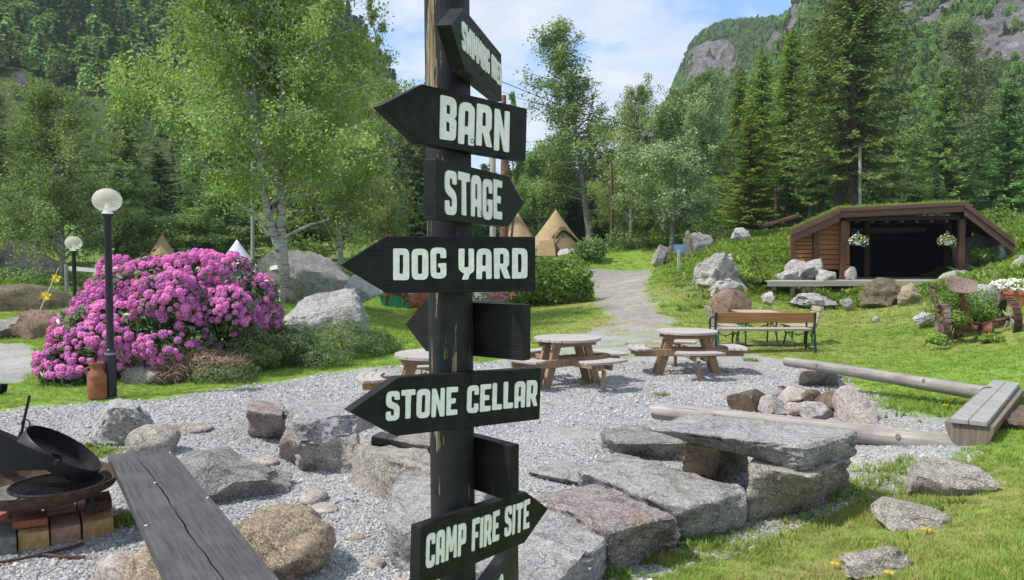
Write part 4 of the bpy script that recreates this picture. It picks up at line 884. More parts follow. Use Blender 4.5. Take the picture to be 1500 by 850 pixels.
tag(addobj('fire_ash', rock_mesh('fire_ash', (1.1, .8, .05), 5, 3, .1, 3), MT['boulderdark'], None, tuple(gz(1175, 592, .01))), kind='stuff')

# ------------------------------------------------------------------ split stones: the two stone tables and the seats before them
block('stone_slab', 'large flat granite slab forming the top of the right stone table', 'stone slab', bz([(948, 627), (1174, 655), (1258, 631), (1010, 606)], .62), bz([(985, 640), (1168, 690), (1252, 664), (1030, 622)], .43), 7, 'granite', rough=.03, n=34, ex=22)
block('standing_stone', 'pinkish standing stone under the near right corner of the large slab', 'stone', bz([(1095, 680), (1190, 700), (1244, 672), (1120, 655)], .43), bz([(1094, 772), (1180, 758), (1240, 716), (1120, 716)], -.06), 8, 'granitewarm', n=16)
block('standing_stone', 'tan square stone under the left half of the large slab', 'stone', bz([(1001, 650), (1053, 660), (1098, 648), (1040, 632)], .42), bz([(1001, 696), (1053, 710), (1100, 694), (1040, 676)], -.05), 9, 'granitetan', n=12)
block('granite_block', 'low dark-fronted stone seat behind the left end of the large slab', 'stone seat', bz([(903, 651), (1006, 648), (1000, 618), (882, 628)], .20), bz([(905, 672), (1008, 684), (1010, 640), (878, 655)], -.05), 10, 'granitedark', rough=.03, n=16)
block('granite_block', 'long grey stone block with brown moss on its near right end', 'stone seat', bz([(845, 688), (998, 744), (1094, 714), (905, 663)], .27), bz([(850, 730), (996, 792), (1094, 776), (905, 690)], -.04), 11, 'granitemoss', rough=.026, n=22, ex=11)
block('granite_block', 'rust-stained stone block between the mossy block and the lowest slab', 'stone seat', bz([(775, 722), (893, 778), (990, 757), (872, 704)], .30), bz([(790, 790), (900, 850), (990, 795), (885, 750)], -.05), 12, 'granitered', rough=.028, n=20, ex=11)
block('granite_block', 'broad flat stone slab at the bottom edge right of the signpost', 'stone seat', bz([(640, 800), (790, 880), (888, 788), (790, 728)], .26), bz([(650, 850), (800, 935), (890, 835), (800, 770)], -.04), 13, 'granite', rough=.03, n=20)
block('granite_block', 'long pale slab with a green mossy front end left of the signpost foot', 'stone seat', bz([(566, 768), (690, 800), (720, 690), (590, 676)], .28), bz([(566, 835), (690, 870), (720, 740), (590, 720)], -.05), 14, 'granitemoss', rough=.03, n=20)
block('granite_block', 'tan-faced square stone just left of the signpost', 'stone seat', bz([(552, 664), (660, 700), (700, 662), (522, 652)], .34), bz([(568, 742), (660, 770), (700, 715), (512, 715)], -.05), 15, 'granitewarm', rough=.03, n=18)
block('stone_slab', 'grey flat slab forming the top of the left stone table', 'stone slab', bz([(436, 618), (528, 606), (557, 590), (414, 582)], .50), bz([(440, 652), (520, 640), (556, 622), (414, 606)], .30), 16, 'granite', rough=.035, n=22)
block('standing_stone', 'beige stone under the front of the left stone table', 'stone', bz([(442, 648), (520, 640), (526, 615), (448, 620)], .31), bz([(438, 694), (520, 702), (530, 672), (446, 664)], -.04), 17, 'granitewarm', n=12)
block('standing_stone', 'rusty narrow stone under the left edge of the left stone table', 'stone', bz([(414, 640), (440, 650), (445, 632), (420, 622)], .31), bz([(408, 674), (436, 684), (446, 668), (420, 660)], -.03), 18, 'granitered', n=9)
block('granite_block', 'dark red cube-shaped stone left of the left stone table', 'stone seat', bz([(362, 602), (414, 608), (416, 590), (368, 585)], .36), bz([(366, 644), (414, 646), (418, 628), (366, 626)], -.04), 19, 'granitered', rough=.03, n=14)
block('granite_block', 'low dusky pink stone behind the tan-faced stone', 'stone seat', bz([(545, 640), (640, 655), (650, 632), (560, 630)], .16), bz([(545, 658), (640, 672), (655, 650), (560, 645)], -.04), 20, 'granitered', n=12)
block('granite_block', 'flat stone lying in the gravel right of the signpost boards', 'stone seat', bz([(770, 690), (880, 712), (900, 690), (820, 672)], .06), bz([(770, 700), (880, 722), (905, 695), (820, 680)], -.05), 21, 'granite', n=12)
# rocks lying about
def grock(name, label, cat, u, v, wpx, hpx, seed, m_, depth=1.0, group=None, rz=0, cuts=7, rough=.12, z=None, sub=4, sink=.1, tilt=(0, 0)):
    p = gt(u, v) if z is None else gz(u, v, z); k = p[1] / F; w_, h_ = wpx * k, hpx * k; dp = w_ * depth
    return rock(name, label, cat, (p[0], p[1] + dp * .42, p[2] + h_ * (.5 - sink)), (w_ * 1.12, dp * 1.1, h_ * 1.25), seed, m_, group, rz, cuts, rough, sub, tilt)
block('rock', 'pointed grey and white rock beyond the far end of the dark plank bench', 'rock', bz([(158, 595), (204, 598), (194, 583), (166, 582)], .46), bz([(124, 656), (232, 662), (232, 622), (138, 620)], -.05), 31, 'granitepale', None, .045, 22, 5)
grock('rock', 'smooth rounded tan boulder touching the far end of the dark plank', 'rock', 216, 668, 64, 38, 32, 'granitewarm', .9, None, .2, 2, .05)
grock('rock', 'rough grey mottled boulder along the right side of the dark plank', 'rock', 305, 742, 165, 62, 33, 'granitedark', 1.1, None, -.6, 8, .15, None, 4, .26)
grock('rock', 'big cracked tan boulder under the right side of the dark plank', 'rock', 392, 856, 134, 92, 34, 'granitetan', .95, None, .5, 5, .15, None, 5, .16)
rock('rock', 'orange-tan boulder supporting the dark plank at the bottom edge', 'rock', (-1.93, 4.42, .11), (.62, .75, .46), 35, 'granitetan', None, .2, 5, .1)
rock('rock', 'small round beige boulder beside the orange-tan one at the bottom edge', 'rock', (-2.27, 4.50, .11), (.26, .34, .30), 36, 'pinkrock', None, 1, 2, .06)
for i, (u, v, wp, hp, m_, lab) in enumerate([(384, 683, 34, 10, 'pinkrock', 'small flat orange-pink stone left of the left stone table'), (458, 738, 38, 15, 'pinkrock', 'flat pinkish stone in the gravel under the left stone table'), (472, 752, 40, 9, 'pinkrock', 'thin tan stone beside the flat pinkish stone'),
        (272, 634, 52, 9, 'granitewarm', 'flat brownish slab sunk in the gravel near the pointed rock'), (395, 718, 26, 12, 'granitewarm', 'pale tan pebble stone right of the mottled boulder'), (548, 832, 28, 12, 'pinkrock', 'small tan stone in the gravel left of the signpost foot'), (518, 793, 24, 9, 'pinkrock', 'little reddish stone in the gravel near the mossy slab')]):
    grock('flat_stone', lab, 'stone', u, v, wp, hp, 120 + i, m_, .8, 'small stones lying in the gravel', i, 3, .06, None, 3, .2)
grock('rock', 'grey half-buried rock where grass meets gravel at the right', 'rock', 1408, 730, 78, 44, 37, 'granitewarm', 1.5, None, .9, 9, .12, None, 4, .36)
grock('rock', 'flat grey rock sunk in the grass below the half-buried one', 'rock', 1362, 776, 88, 38, 38, 'granitewarm', 1.0, None, .4, 8, .1, None, 4, .36)
grock('rock', 'small brownish rock in the grass at the bottom right', 'rock', 1300, 840, 92, 28, 39, 'granitewarm', .8, None, .1, 10, .16, None, 4, .28)
# ------------------------------------------------------------------ dark plank bench at the bottom left
pl = [gz(u, v, .46) for u, v in ((158, 666), (248, 656), (440, 885), (262, 885))]; pc = sum(pl) / 4
bn = thing('plank_bench', 'weathered charcoal plank bench laid on boulders, bottom left', 'bench', tuple(pc)); dv = (pl[3] - pl[0]); ang = math.atan2(dv[1], dv[0])
mb = MB(); dn = np.array([0, 0, -.065]); mb.hexa([p + dn for p in pl] + pl)
o = mb.build('plank', MT['darkplank'], bn, bevel=.008, seg=2, rz=ang - math.pi / 2)
cr = [pl[0] * (1 - t) + pl[3] * t + (pl[1] - pl[0]) * (.38 + .03 * math.sin(t * 6) + .17 * t + .008 * math.sin(t * 33) + .006 * math.sin(t * 71)) + np.array([0, 0, .0005]) for t in np.linspace(.06, .98, 34)]
mb = MB(); sx = (pl[1] - pl[0]) / np.linalg.norm(pl[1] - pl[0])
for i, p in enumerate(cr):
    hw_ = .0016 + .0034 * abs(math.sin(i * .37)) * (1 - abs(i / 17 - 1) ** 3); mb.v += [tuple(p - sx * hw_), tuple(p + sx * hw_)]
mb.f = [(2 * i, 2 * i + 1, 2 * i + 3, 2 * i + 2) for i in range(len(cr) - 1)]; mb.build('crack', MT['blackwall'], bn)
for t, s in ((.33, .44), (.06, .95), (.5, .97), (.62, .05)):
    p = pl[0] * (1 - t) + pl[3] * t + (pl[1] - pl[0]) * s; MB().lathe([(.012, 0), (.012, .004), (.006, .009), (0, .009)], 10, p).build('bolt', MT['steel'], bn)

# ------------------------------------------------------------------ fire pan with folded wind shields, on bricks
fc = gz(62, 699, .42); fp = thing('fire_pan', 'black iron fire pan with grill grate and tilted wind shields', 'fire pit', (fc[0], fc[1], 0)); Rb = .49
MB().lathe([(0, .27), (.2, .275), (.36, .305), (.46, .355), (Rb, .405), (Rb + .012, .408), (Rb + .012, .398), (.468, .34), (.37, .29), (.2, .258), (0, .255)], 44).build('bowl', MT['rustdark'], fp, local=True, smooth=True)
mb = MB(); gc = (.12, -.02); gr = .30
for i in range(-10, 11):
    q = i * .03; L = math.sqrt(max(0, gr * gr - q * q))
    mb.beam((gc[0] - L, gc[1] + q, .372), (gc[0] + L, gc[1] + q, .372), .006, .006); mb.beam((gc[0] + q, gc[1] - L, .378), (gc[0] + q, gc[1] + L, .378), .006, .006)
gt_ = mb.build('grate', MT['iron'], fp, local=True)
MB().tube([(gc[0] + gr * math.cos(a), gc[1] + gr * math.sin(a), .376) for a in np.linspace(0, 6.2832, 33)], .011, 6, False).build('grate_rim', MT['iron'], gt_, local=True, smooth=True)
Rm = Matrix.Rotation(R_(-12), 3, 'X') @ Matrix.Rotation(R_(34), 3, 'Y'); r_ = .285
MB().lathe([(0, .004), (r_ - .006, .004), (r_ - .006, .10), (r_, .102), (r_ + .004, .096), (r_, .0), (0, -.004)], 44, (.065, .06, .53), Rm).build('wind_shield', MT['iron'], fp, local=True, smooth=True)
def plate(top, bottom, y0, cv):
    """a thin curved iron plate between an upper and a lower edge"""
    us = np.linspace(-40, 92, 23); mb = MB(); n = len(us)
    for q in (0, .007):
        for E in (bottom, top):
            for u in us: mb.v.append(tuple(gy(u, np.interp(u, [p[0] for p in E], [p[1] for p in E]), y0 + q + cv * ((u + 40) / 132) ** 2)))
    k = n
    for i in range(n - 1): mb.f += [(i, i + 1, k + i + 1, k + i), (2 * k + i, 3 * k + i, 3 * k + i + 1, 2 * k + i + 1), (k + i, k + i + 1, 3 * k + i + 1, 3 * k + i), (i, 2 * k + i, 2 * k + i + 1, i + 1)]
    mb.f += [(0, k, 3 * k, 2 * k), (n - 1, 2 * k + n - 1, 3 * k + n - 1, k + n - 1)]
    return mb.build('wind_shield', MT['iron'], fp, smooth=True)
plate([(-40, 622), (0, 634), (33, 651), (60, 664), (92, 673)], [(-40, 690), (0, 690), (60, 689), (84, 687), (92, 682)], 5.24, .16)
plate([(-40, 620), (0, 629), (33, 643), (60, 660), (92, 668)], [(-40, 686), (92, 684)], 5.78, -.14)
MB().lathe([(0, .292), (.2, .297), (.3, .308), (.37, .318)], 30).build('ash_bed', MT['ash'], fp, local=True, smooth=True)
hb = gy(84, 677, 5.36); MB().tube([hb, hb + [0, -.03, 0]], .020, 14).build('hinge_bolt', MT['iron'], fp, smooth=True)
MB().tube([(-.16, .02, .70), (-.13, .03, .86), (-.10, .04, 1.0)], .010, 8).build('handle', MT['iron'], fp, local=True)
MB().tube([(-.165, .02, .675), (-.15, .025, .735)], .022, 10).tube([(-.12 + .03 * math.cos(a), .02, .80 + .03 * math.sin(a)) for a in np.linspace(0, 6.28, 14)], .005, 5, False).build('spring', MT['iron'], fp, local=True)
for x, y in ((-.18, -.3), (.36, .02), (-.2, .32)): MB().tube([(x, y, .17), (x * .9, y * .9, .30)], .014, 8).build('leg', MT['iron'], fp, local=True)
def brick(lab, px, z1, z0, m_, seed):
    t_ = bz(px, z1); d_ = np.array([0, 0, z0 - z1]); rng = random.Random(seed)
    mb = MB(); mb.hexa([p + d_ for p in t_] + [p + np.array([0, 0, rng.uniform(-.004, .004)]) for p in t_]); c = sum(t_) / 4
    o = mb.build('brick', MT[m_], None, (c[0], c[1], z0), bevel=.010, seg=2, smooth=True); tag(o, lab, 'brick', 'bricks under the fire pan')
brick('dark grey brick at the left end of the front row', [(-24, 792), (24, 787), (24, 764), (-22, 768)], .11, -.02, 'brickgrey', 1)
brick('ochre yellow brick second in the front row', [(26, 784), (72, 778), (70, 756), (26, 762)], .11, -.02, 'brickochre', 2)
brick('pinkish brick third in the front row', [(74, 776), (118, 768), (114, 748), (72, 754)], .11, -.02, 'brickpink', 3)
brick('yellow brick at the right end of the front row', [(121, 766), (166, 757), (160, 738), (117, 746)], .11, -.02, 'brickochre', 4)
brick('bright red brick lying on the front row', [(18, 766), (70, 759), (70, 748), (20, 754)], .175, .125, 'brickred', 5)
brick('sooty brick under the left leg of the fire pan', [(10, 741), (56, 741), (56, 730), (12, 730)], .235, .14, 'brickdark', 6)
brick('sooty red brick under the right leg of the fire pan', [(126, 738), (164, 730), (160, 718), (124, 725)], .20, .12, 'brickdark', 7)
brick('pink brick in the back row behind the yellow end brick', [(66, 752), (112, 744), (108, 730), (64, 736)], .135, -.02, 'brickpink', 8)
brick('reddish brick in the back row behind the ochre brick', [(-10, 764), (62, 754), (60, 736), (-10, 742)], .132, -.02, 'brickred', 9)
brick('tan brick at the back right corner of the brick base', [(114, 744), (158, 736), (152, 722), (110, 729)], .128, -.02, 'brickpink', 10)
for i, (pts, lab) in enumerate([([(-10, 826), (50, 815), (105, 802), (122, 796)], 'long rusty iron bar on the gravel before the bricks'), ([(62, 812), (90, 816), (124, 816)], 'short rusty iron bar on the gravel before the bricks')]):
    P = [gz(u, v, .02) for u, v in pts]; o = MB().tube(P, .011, 7).build('iron_bar', MT['rustdark'], None, tuple(P[0]), smooth=True); tag(o, lab, 'iron bar')
p0 = gz(3, 568, .1); o = MB().tube([p0 + np.array([-.12, 0, -.08]), p0 + np.array([.02, 0, -.02]), p0 + np.array([.03, 0, .05])], [.05, .055, .05], 8).build('stump', MT['blackwall'], None, tuple(p0)); tag(o, 'dark little stump at the left edge of the gravel drive', 'stump')
# ------------------------------------------------------------------ the open-air stage
SY = 27.0
def s_(u, v, dy=0.0):
    p = gy(u, v, SY); return np.array([p[0], SY + dy, p[2]])
st = thing('stage_shelter', 'dark brown open-air stage shelter with a grass roof and plank side wall', 'stage', tuple(s_(1320, 412)))
def bb(name, a, b_, y0, y1, hgt, m_, par=st, bev=.01):
    """board between two facade points (top line), hgt deep downwards"""
    d = np.array([0, 0, -hgt]); q = lambda p, y: np.array([p[0], SY + y, p[2]])
    return MB().hexa([q(a, y0) + d, q(b_, y0) + d, q(b_, y1) + d, q(a, y1) + d, q(a, y0), q(b_, y0), q(b_, y1), q(a, y1)]).build(name, m_, par, bevel=bev)
A0, A1, B0, B1 = s_(1157, 337), s_(1229, 305), s_(1412, 296), s_(1485, 352)
bb('fascia_board', A1, B0, -.10, -.05, .13, MT['stagewood']); bb('fascia_board', A1 + [0, 0, -.115], B0 + [0, 0, -.115], -.05, 0, .22, MT['stagewood'])
for p, q in ((A0, A1), (B0, B1)):
    bb('barge_board', p, q, -.106, -.056, .20, MT['stagewood']); bb('barge_board', p + [0, 0, -.18], q + [0, 0, -.18], -.056, -.006, .28, MT['stagewood'])
D = 5.2; rise = .22
back = lambda p: np.array([p[0] + 2.1, SY + D, p[2] + rise])
fr = [A0, A1, B0, B1]; mb = MB()
for k, (p, q) in enumerate(zip(fr[:-1], fr[1:])):
    n_ = 4 if k != 1 else 10
    for i in range(n_):
        a = p + (q - p) * i / n_; c = p + (q - p) * (i + 1) / n_ - (q - p) / np.linalg.norm(q - p) * .006; dz = np.array([0, 0, -.17]); dz2 = np.array([0, 0, -.13]); f0 = np.array([0, .0, 0])
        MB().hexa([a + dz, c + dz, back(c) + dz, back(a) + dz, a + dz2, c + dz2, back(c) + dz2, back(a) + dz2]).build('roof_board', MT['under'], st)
    a, c = p + [0, .03, -.12], q + [0, .03, -.12]
    mb.hexa([a, c, back(q) + [0, 0, -.12], back(p) + [0, 0, -.12], p + [0, .03, .02], q + [0, .03, .02], back(q) + [0, 0, .10], back(p) + [0, 0, .10]])
turf = mb.build('roof_turf', MT['turf'], st)
for u in (1262, 1284, 1306, 1328, 1350, 1372, 1394):
    p = s_(u, 322); MB().beam((p[0], SY + .3, p[2]), (p[0] + 1.7, SY + 4.6, p[2] + .1), .10, .17).build('rafter', MT['stagewood'], st)
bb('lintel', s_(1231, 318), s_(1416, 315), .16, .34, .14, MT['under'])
bb('inner_beam', s_(1215, 330), s_(1440, 327), 3.7, 3.86, .2, MT['stagewood'])
for u0, u1, v0, v1, dy in ((1235, 1241.5, 318, 409, .16), (1410, 1417, 316, 405, .16), (1199.5, 1206, 322, 396, .42)):
    p, q = s_(u0, v0, dy), s_(u1, v1, dy); MB().hexa([(x, y, z) for z in (q[2], p[2]) for x, y in ((p[0], SY + dy), (q[0], SY + dy), (q[0], SY + dy + .13), (p[0], SY + dy + .13))]).build('post', MT['stagepost'], st, bevel=.012)
p = gy(1257, 412, SY); 
for u, w_ in ((1265, .2), (1383, .22)):
    x = (u - 750) / F * 30.8; MB().box((x, 30.6, 2.2), (w_, .18, 2.3)).build('inner_post', MT['stagepost'], st, bevel=.012)
for u0, u1, vt, vb, n_ in ((1167, 1198.5, 336, 384, 8), (1207, 1254, 322, 396, 10)):
    for i in range(n_):
        a = s_(u0, vb + (vt - vb) * i / n_); c = s_(u1, vb + (vt - vb) * (i + 1) / n_)
        if u0 < 1200 and i > 5: a[0] = s_(1168 + (i - 5) * 8, vb)[0]
        MB().hexa([(x, y, z) for z in (a[2] + .020, c[2]) for x, y in ((a[0], SY + .50 + (.012 if z == c[2] else 0)), (c[0], SY + .50 + (.012 if z == c[2] else 0)), (c[0], SY + .56), (a[0], SY + .56))]).build('siding_plank', MT['siding'], st, bevel=.006)
for u0, u1, vt, vb in ((1168, 1199, 340, 383), (1206, 1254, 326, 394)):
    a, c = s_(u0, vb), s_(u1, vt); MB().box(((a[0] + c[0]) / 2, SY + .60, (a[2] + c[2]) / 2), (c[0] - a[0], .04, c[2] - a[2])).build('gap_shade_backing', MT['under'], st)  # dark sheet added behind the siding so the gaps read as shadow lines
p, q = s_(1166, 334), s_(1171, 385); MB().hexa([(x, y, z) for z in (q[2], p[2] - .05) for x, y in ((p[0], SY + .46), (q[0], SY + .46), (q[0], SY + .6), (p[0], SY + .6))]).build('corner_board', MT['stagepost'], st)
x0 = s_(1254, 400)[0]; x1 = (1412 - 750) / F * 31.2
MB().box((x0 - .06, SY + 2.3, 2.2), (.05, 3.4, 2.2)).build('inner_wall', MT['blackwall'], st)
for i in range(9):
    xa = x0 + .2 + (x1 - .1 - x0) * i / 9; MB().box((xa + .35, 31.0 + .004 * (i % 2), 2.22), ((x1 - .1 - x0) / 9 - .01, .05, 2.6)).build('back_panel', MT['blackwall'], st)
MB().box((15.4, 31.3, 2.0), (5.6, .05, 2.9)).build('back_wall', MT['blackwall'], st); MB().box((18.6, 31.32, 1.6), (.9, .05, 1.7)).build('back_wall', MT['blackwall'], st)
dl = s_(1190, 410); dr = s_(1442, 410); zt = float(dl[2])
for i in range(4): MB().box(((dl[0] + dr[0]) / 2, SY - .72 + i * .2, zt - .02), (dr[0] - dl[0], .192, .045)).build('deck_board', MT['deckwood'], st, bevel=.004)
MB().box(((dl[0] + dr[0]) / 2 + .2, SY + 2.35, zt - .03), (dr[0] - dl[0] - .2, 4.5, .06)).build('stage_floor', MT['deckwood'], st)
MB().box(((dl[0] + dr[0]) / 2, SY - .84, zt - .10), (dr[0] - dl[0] - .02, .045, .17)).build('deck_edge_board', MT['deckwood'], st, bevel=.005)
for u in (1240, 1300, 1360, 1420): x = s_(u, 420)[0]; MB().box((x, SY - .6, zt - .45), (.14, .14, .6)).build('deck_post', MT['stagewood'], st)
dk = gy(1158, 412, 25.4); dw = gy(1198, 412, 25.4)[0] - gy(1118, 412, 25.4)[0]
sd = thing('side_deck', 'low grey plank platform on short legs left of the stage floor', 'platform', (dk[0], 25.4, hz(dk[0], 25.4)))
for i in range(4): MB().box((dk[0], 25.1 + i * .2, dk[2]), (dw, .19, .045)).build('deck_board', MT['deckwood'], sd, bevel=.004)
MB().box((dk[0], 24.985, dk[2] - .08), (dw - .02, .04, .16)).build('edge_board', MT['deckwood'], sd, bevel=.005)
for u in (1134, 1161, 1178, 1192): x = gy(u, 420, 25.2)[0]; MB().box((x, 25.25, dk[2] - .36), (.12, .12, .64)).build('leg', MT['deckwood'], sd)
def basket(lab, u, vt, y):
    c = gy(u, 354, y); top = gy(u, vt, y); r = thing('hanging_basket', lab, 'flower basket', tuple(c), 'hanging baskets at the stage')
    MB().lathe([(0, -.13), (.10, -.125), (.15, .02), (.155, .03), (.14, .03), (.13, 0), (0, 0)], 16).build('pot', MT['whitepaint'], r, local=True, smooth=True)
    mb = MB()
    for a in (0, 2.1, 4.2): mb.tube([(.145 * math.cos(a), .145 * math.sin(a), .02), (0, 0, top[2] - c[2])], .006, 5)
    mb.build('hanger', MT['steel'], r, local=True)
    me = cloud_mesh(7 + int(u), [(0, 0, .06, .26, .22, .15), (-.18, 0, 0, .12, .12, .14), (.18, 0, -.02, .12, .12, .16)], 380, .07, .6); addobj('foliage', me, MT['shrub'], r)
    me = cloud_mesh(9 + int(u), [(0, 0, .07, .29, .25, .17), (-.2, 0, 0, .13, .13, .14), (.2, 0, -.02, .13, .13, .15)], 130, .06, .9, .9); me.name = 'flowers'; tag(addobj('flowers', me, MT['petal'], r), kind='stuff')
basket('white flower basket hanging by the left post of the stage', 1257, 338, 26.9); basket('white flower basket hanging by the right post of the stage', 1387, 338, 26.9)

# ------------------------------------------------------------------ tents
def tent(name, lab, u, vt, vb, y, wpx, m_, seed, opening=None, zb=None):
    top = gy(u, vt, y); b_ = gy(u, vb, y); z0 = b_[2]; hgt = top[2] - z0; R = wpx / 2 / F * y
    r = thing(name, lab, 'tent', (b_[0], y, z0)); n = 8; sub = 4; N = n * sub; mb = MB(); rows = 14
    for i in range(rows + 1):
        t = i / rows; rad = R * (1 - t) ** 1.06 * (1 - .07 * math.sin(t * math.pi)) + .03
        for j in range(N):
            a = 2 * math.pi * j / N + .2; sag = 1 - .045 * (1 - abs((j % sub) / sub * 2 - 1)) * math.sin(math.pi * min(1, t + .15)); mb.v.append((rad * sag * math.cos(a), rad * sag * math.sin(a), hgt * t))
    for i in range(rows):
        for j in range(N):
            q = i * N + j; e = i * N + (j + 1) % N; mid = (j + .5) / N * 6.283 + .2
            if opening:
                da = (mid - opening[0] + math.pi) % (2 * math.pi) - math.pi
                if abs(da) < opening[1] * math.sqrt(max(0, 1 - (i / (rows * opening[2])) ** 2)): continue
            mb.f.append((q, e, e + N, q + N))
    ob = mb.build('canopy', m_, r, local=True, smooth=True)
    so_ = ob.modifiers.new('cloth', 'SOLIDIFY'); so_.thickness = .02
    MB().tube([(0, 0, 0), (0, 0, hgt + .12)], .035, 8).build('centre_pole', MT['tableleg'], r, local=True)
    if opening:
        MB().lathe([(R * .80, .02), (R * .55, hgt * .3), (.1, hgt * .78)], 24).build('inner_lining', MT['canvasin'], r, local=True, smooth=True)
        a0, w_, k = opening; rim = []
        for q in np.linspace(-1, 1, 21):
            t = k * math.sqrt(max(0, 1 - q * q)); rad = R * (1 - t) ** 1.06 * (1 - .07 * math.sin(t * math.pi)) + .05; rim.append((rad * math.cos(a0 + q * w_), rad * math.sin(a0 + q * w_), hgt * t))
        MB().tube(rim, .035, 6).build('opening_hem', m_, r, local=True, smooth=True)
    for j in range(n):
        a = 2 * math.pi * j / n + .2; x = R * 1.25; MB().tube([(R * .85 * math.cos(a), R * .85 * math.sin(a), hgt * .16), (x * math.cos(a), x * math.sin(a), .02)], .01, 4).build('guy_rope', MT['canvas'], r, local=True)
    return r
tent('tent', 'tan cone tent with an arched open doorway, right of the signpost', 814, 308, 374, 50, 112, MT['canvas'], 1, (-1.12, .74, .56))
tent('tent', 'tan cone tent partly hidden behind the stage board', 758, 312, 378, 52, 100, MT['canvas'], 2)
tent('tent', 'tan cone tent whose tip shows above the rhododendron', 239, 344, 412, 36, 92, MT['canvas'], 3)
tent('tent', 'pale bluish-white cone tent right above the rhododendron', 348, 352, 412, 34, 96, MT['whitecanvas'], 4)
o = MB().hexa([gy(u, v, y) for u, v, y in ((786, 376, 47), (815, 376, 47), (815, 374, 49), (786, 374, 49), (790, 352, 47.5), (812, 350, 47.5), (812, 352, 48.6), (790, 353, 48.6))]).build('windbreak', MT['canvas'], None, tuple(gy(800, 375, 47.6)), bevel=.05); tag(o, 'low tan canvas windbreak in front of the open tent', 'windbreak')

# ------------------------------------------------------------------ old mowing machine, pots and signs on the right
MY = 15.0
def q_(u, v, dy=0.0): return gy(u, v, MY + dy)
mp = q_(1430, 498); mw = thing('mowing_machine', 'rusty antique horse-drawn mowing machine with iron seat and wheels', 'farm machine', tuple(mp))
def wheel(c, r, wd, ax, name, spokes, tm, sm):
    c = Vector(c); ax = Vector(ax).normalized(); x, y = perp(ax); Rm = Matrix((x, y, ax)).transposed(); mb = MB()
    mb.lathe([(r - .018, -wd / 2), (r, -wd / 2), (r, wd / 2), (r - .018, wd / 2), (r - .018, -wd / 2)], 30, c, Rm)
    o = mb.build(name, tm, mw, smooth=True)
    for k in range(22):
        a = 2 * math.pi * k / 22; p = c + x * (r + .004) * math.cos(a) + y * (r + .004) * math.sin(a); t_ = x * math.cos(a) + y * math.sin(a); MB().beam(p - ax * wd * .48, p + ax * wd * .48, .02, .02, t_).build('tread_bar', tm, o)
    for k in range(spokes):
        a = 2 * math.pi * k / spokes + .35; p = c + (x * math.cos(a) + y * math.sin(a)) * (r - .01); MB().beam(c, p, .045, .014, ax).build('spoke', sm, o)
    MB().tube([c - ax * wd * .6, c + ax * wd * .6], .05, 12).build('hub', tm, o); return o
wheel(q_(1479, 466, .2), .38, .14, (.90, -.16, .06), 'wheel', 6, MT['rustdark'], MT['greywood'])
wheel(q_(1381, 470, .15), .33, .12, (.93, -.22, 0), 'wheel', 6, MT['rustgrey'], MT['rust'])
# seat: a dished iron pan with turned-up edge
sc_ = q_(1408, 425); mb = MB(); n = 26
for rr, zz in ((0, 0), (.10, .0), (.19, .02), (.245, .085), (.262, .12)):
    for j in range(n):
        a = 2 * math.pi * j / n; k = 1.0 if math.sin(a) > 0 else .85; mb.v.append((sc_[0] + rr * 1.12 * math.cos(a), sc_[1] + rr * .8 * k * math.sin(a), sc_[2] + rr * .38 * math.sin(a) + zz * (1.2 if math.sin(a) > -.3 else .4)))
for i in range(4):
    for j in range(n): q = i * n + j; e = i * n + (j + 1) % n; mb.f.append((q, e, e + n, q + n))
o = mb.build('seat', MT['rustgrey'], mw, smooth=True); o.modifiers.new('plate', 'SOLIDIFY').thickness = .012
MB().tube([q_(1408, 427, .02), q_(1409, 434, -.05), q_(1414, 450, -.05), q_(1421, 476, 0)], [.03, .05, .05, .055], 4).build('seat_spring', MT['rust'], mw)
MB().beam(q_(1398, 478, .1), q_(1432, 480, -.15), .16, .07).beam(q_(1402, 486, 0), q_(1442, 478, .2), .10, .10).tube([q_(1384, 472, .15), q_(1440, 474, .15), q_(1477, 466, .2)], .028, 8).build('frame', MT['rust'], mw, bevel=.008)
g_c = Vector(q_(1446, 483, .05)); Rm = Matrix.Rotation(R_(90), 3, 'Y') @ Matrix.Rotation(.5, 3, 'X')
MB().lathe([(0, -.11), (.10, -.11), (.145, -.07), (.15, .07), (.11, .11), (0, .11)], 18, g_c, Rm).build('gear_case', MT['rust'], mw, smooth=True)
MB().beam(q_(1432, 486, -.1), q_(1459, 500, -.3), .05, .05).build('drawbar', MT['rustdark'], mw)
MB().tube([q_(1384, 454, .05), q_(1402, 478, 0)], .012, 6).tube([q_(1392, 458, .1), q_(1410, 478, .05)], .010, 6).build('lever', MT['rustdark'], mw)
a = q_(1363, 420, -.1); b_ = q_(1384, 506, -.35); bar = MB().beam(a, b_, .055, .018).build('cutter_bar', MT['rustdark'], mw); dvv = (b_ - a)
for k in range(12):
    p = a + dvv * (k + .5) / 12; MB().add([p + [-.045, -.02, .03], p + [.055, -.03, -.02], p + [.01, -.03, -.075], p + [-.045, -.005, .03], p + [.055, -.012, -.02], p + [.01, -.012, -.075]], [(0, 1, 2), (5, 4, 3), (0, 3, 4, 1), (1, 4, 5, 2), (2, 5, 3, 0)]).build('cutter_tooth', MT['rustgrey'], bar)
MB().beam(a, a + [.10, 0, -.04], .05, .03).beam(a + [.10, 0, -.04], a + [.15, 0, .02], .04, .03).build('shoe', MT['rustdark'], mw)
MB().tube([q_(1375, 484, -.3), q_(1352, 508, -.4)], .008, 5).build('rod', MT['rustdark'], mw)
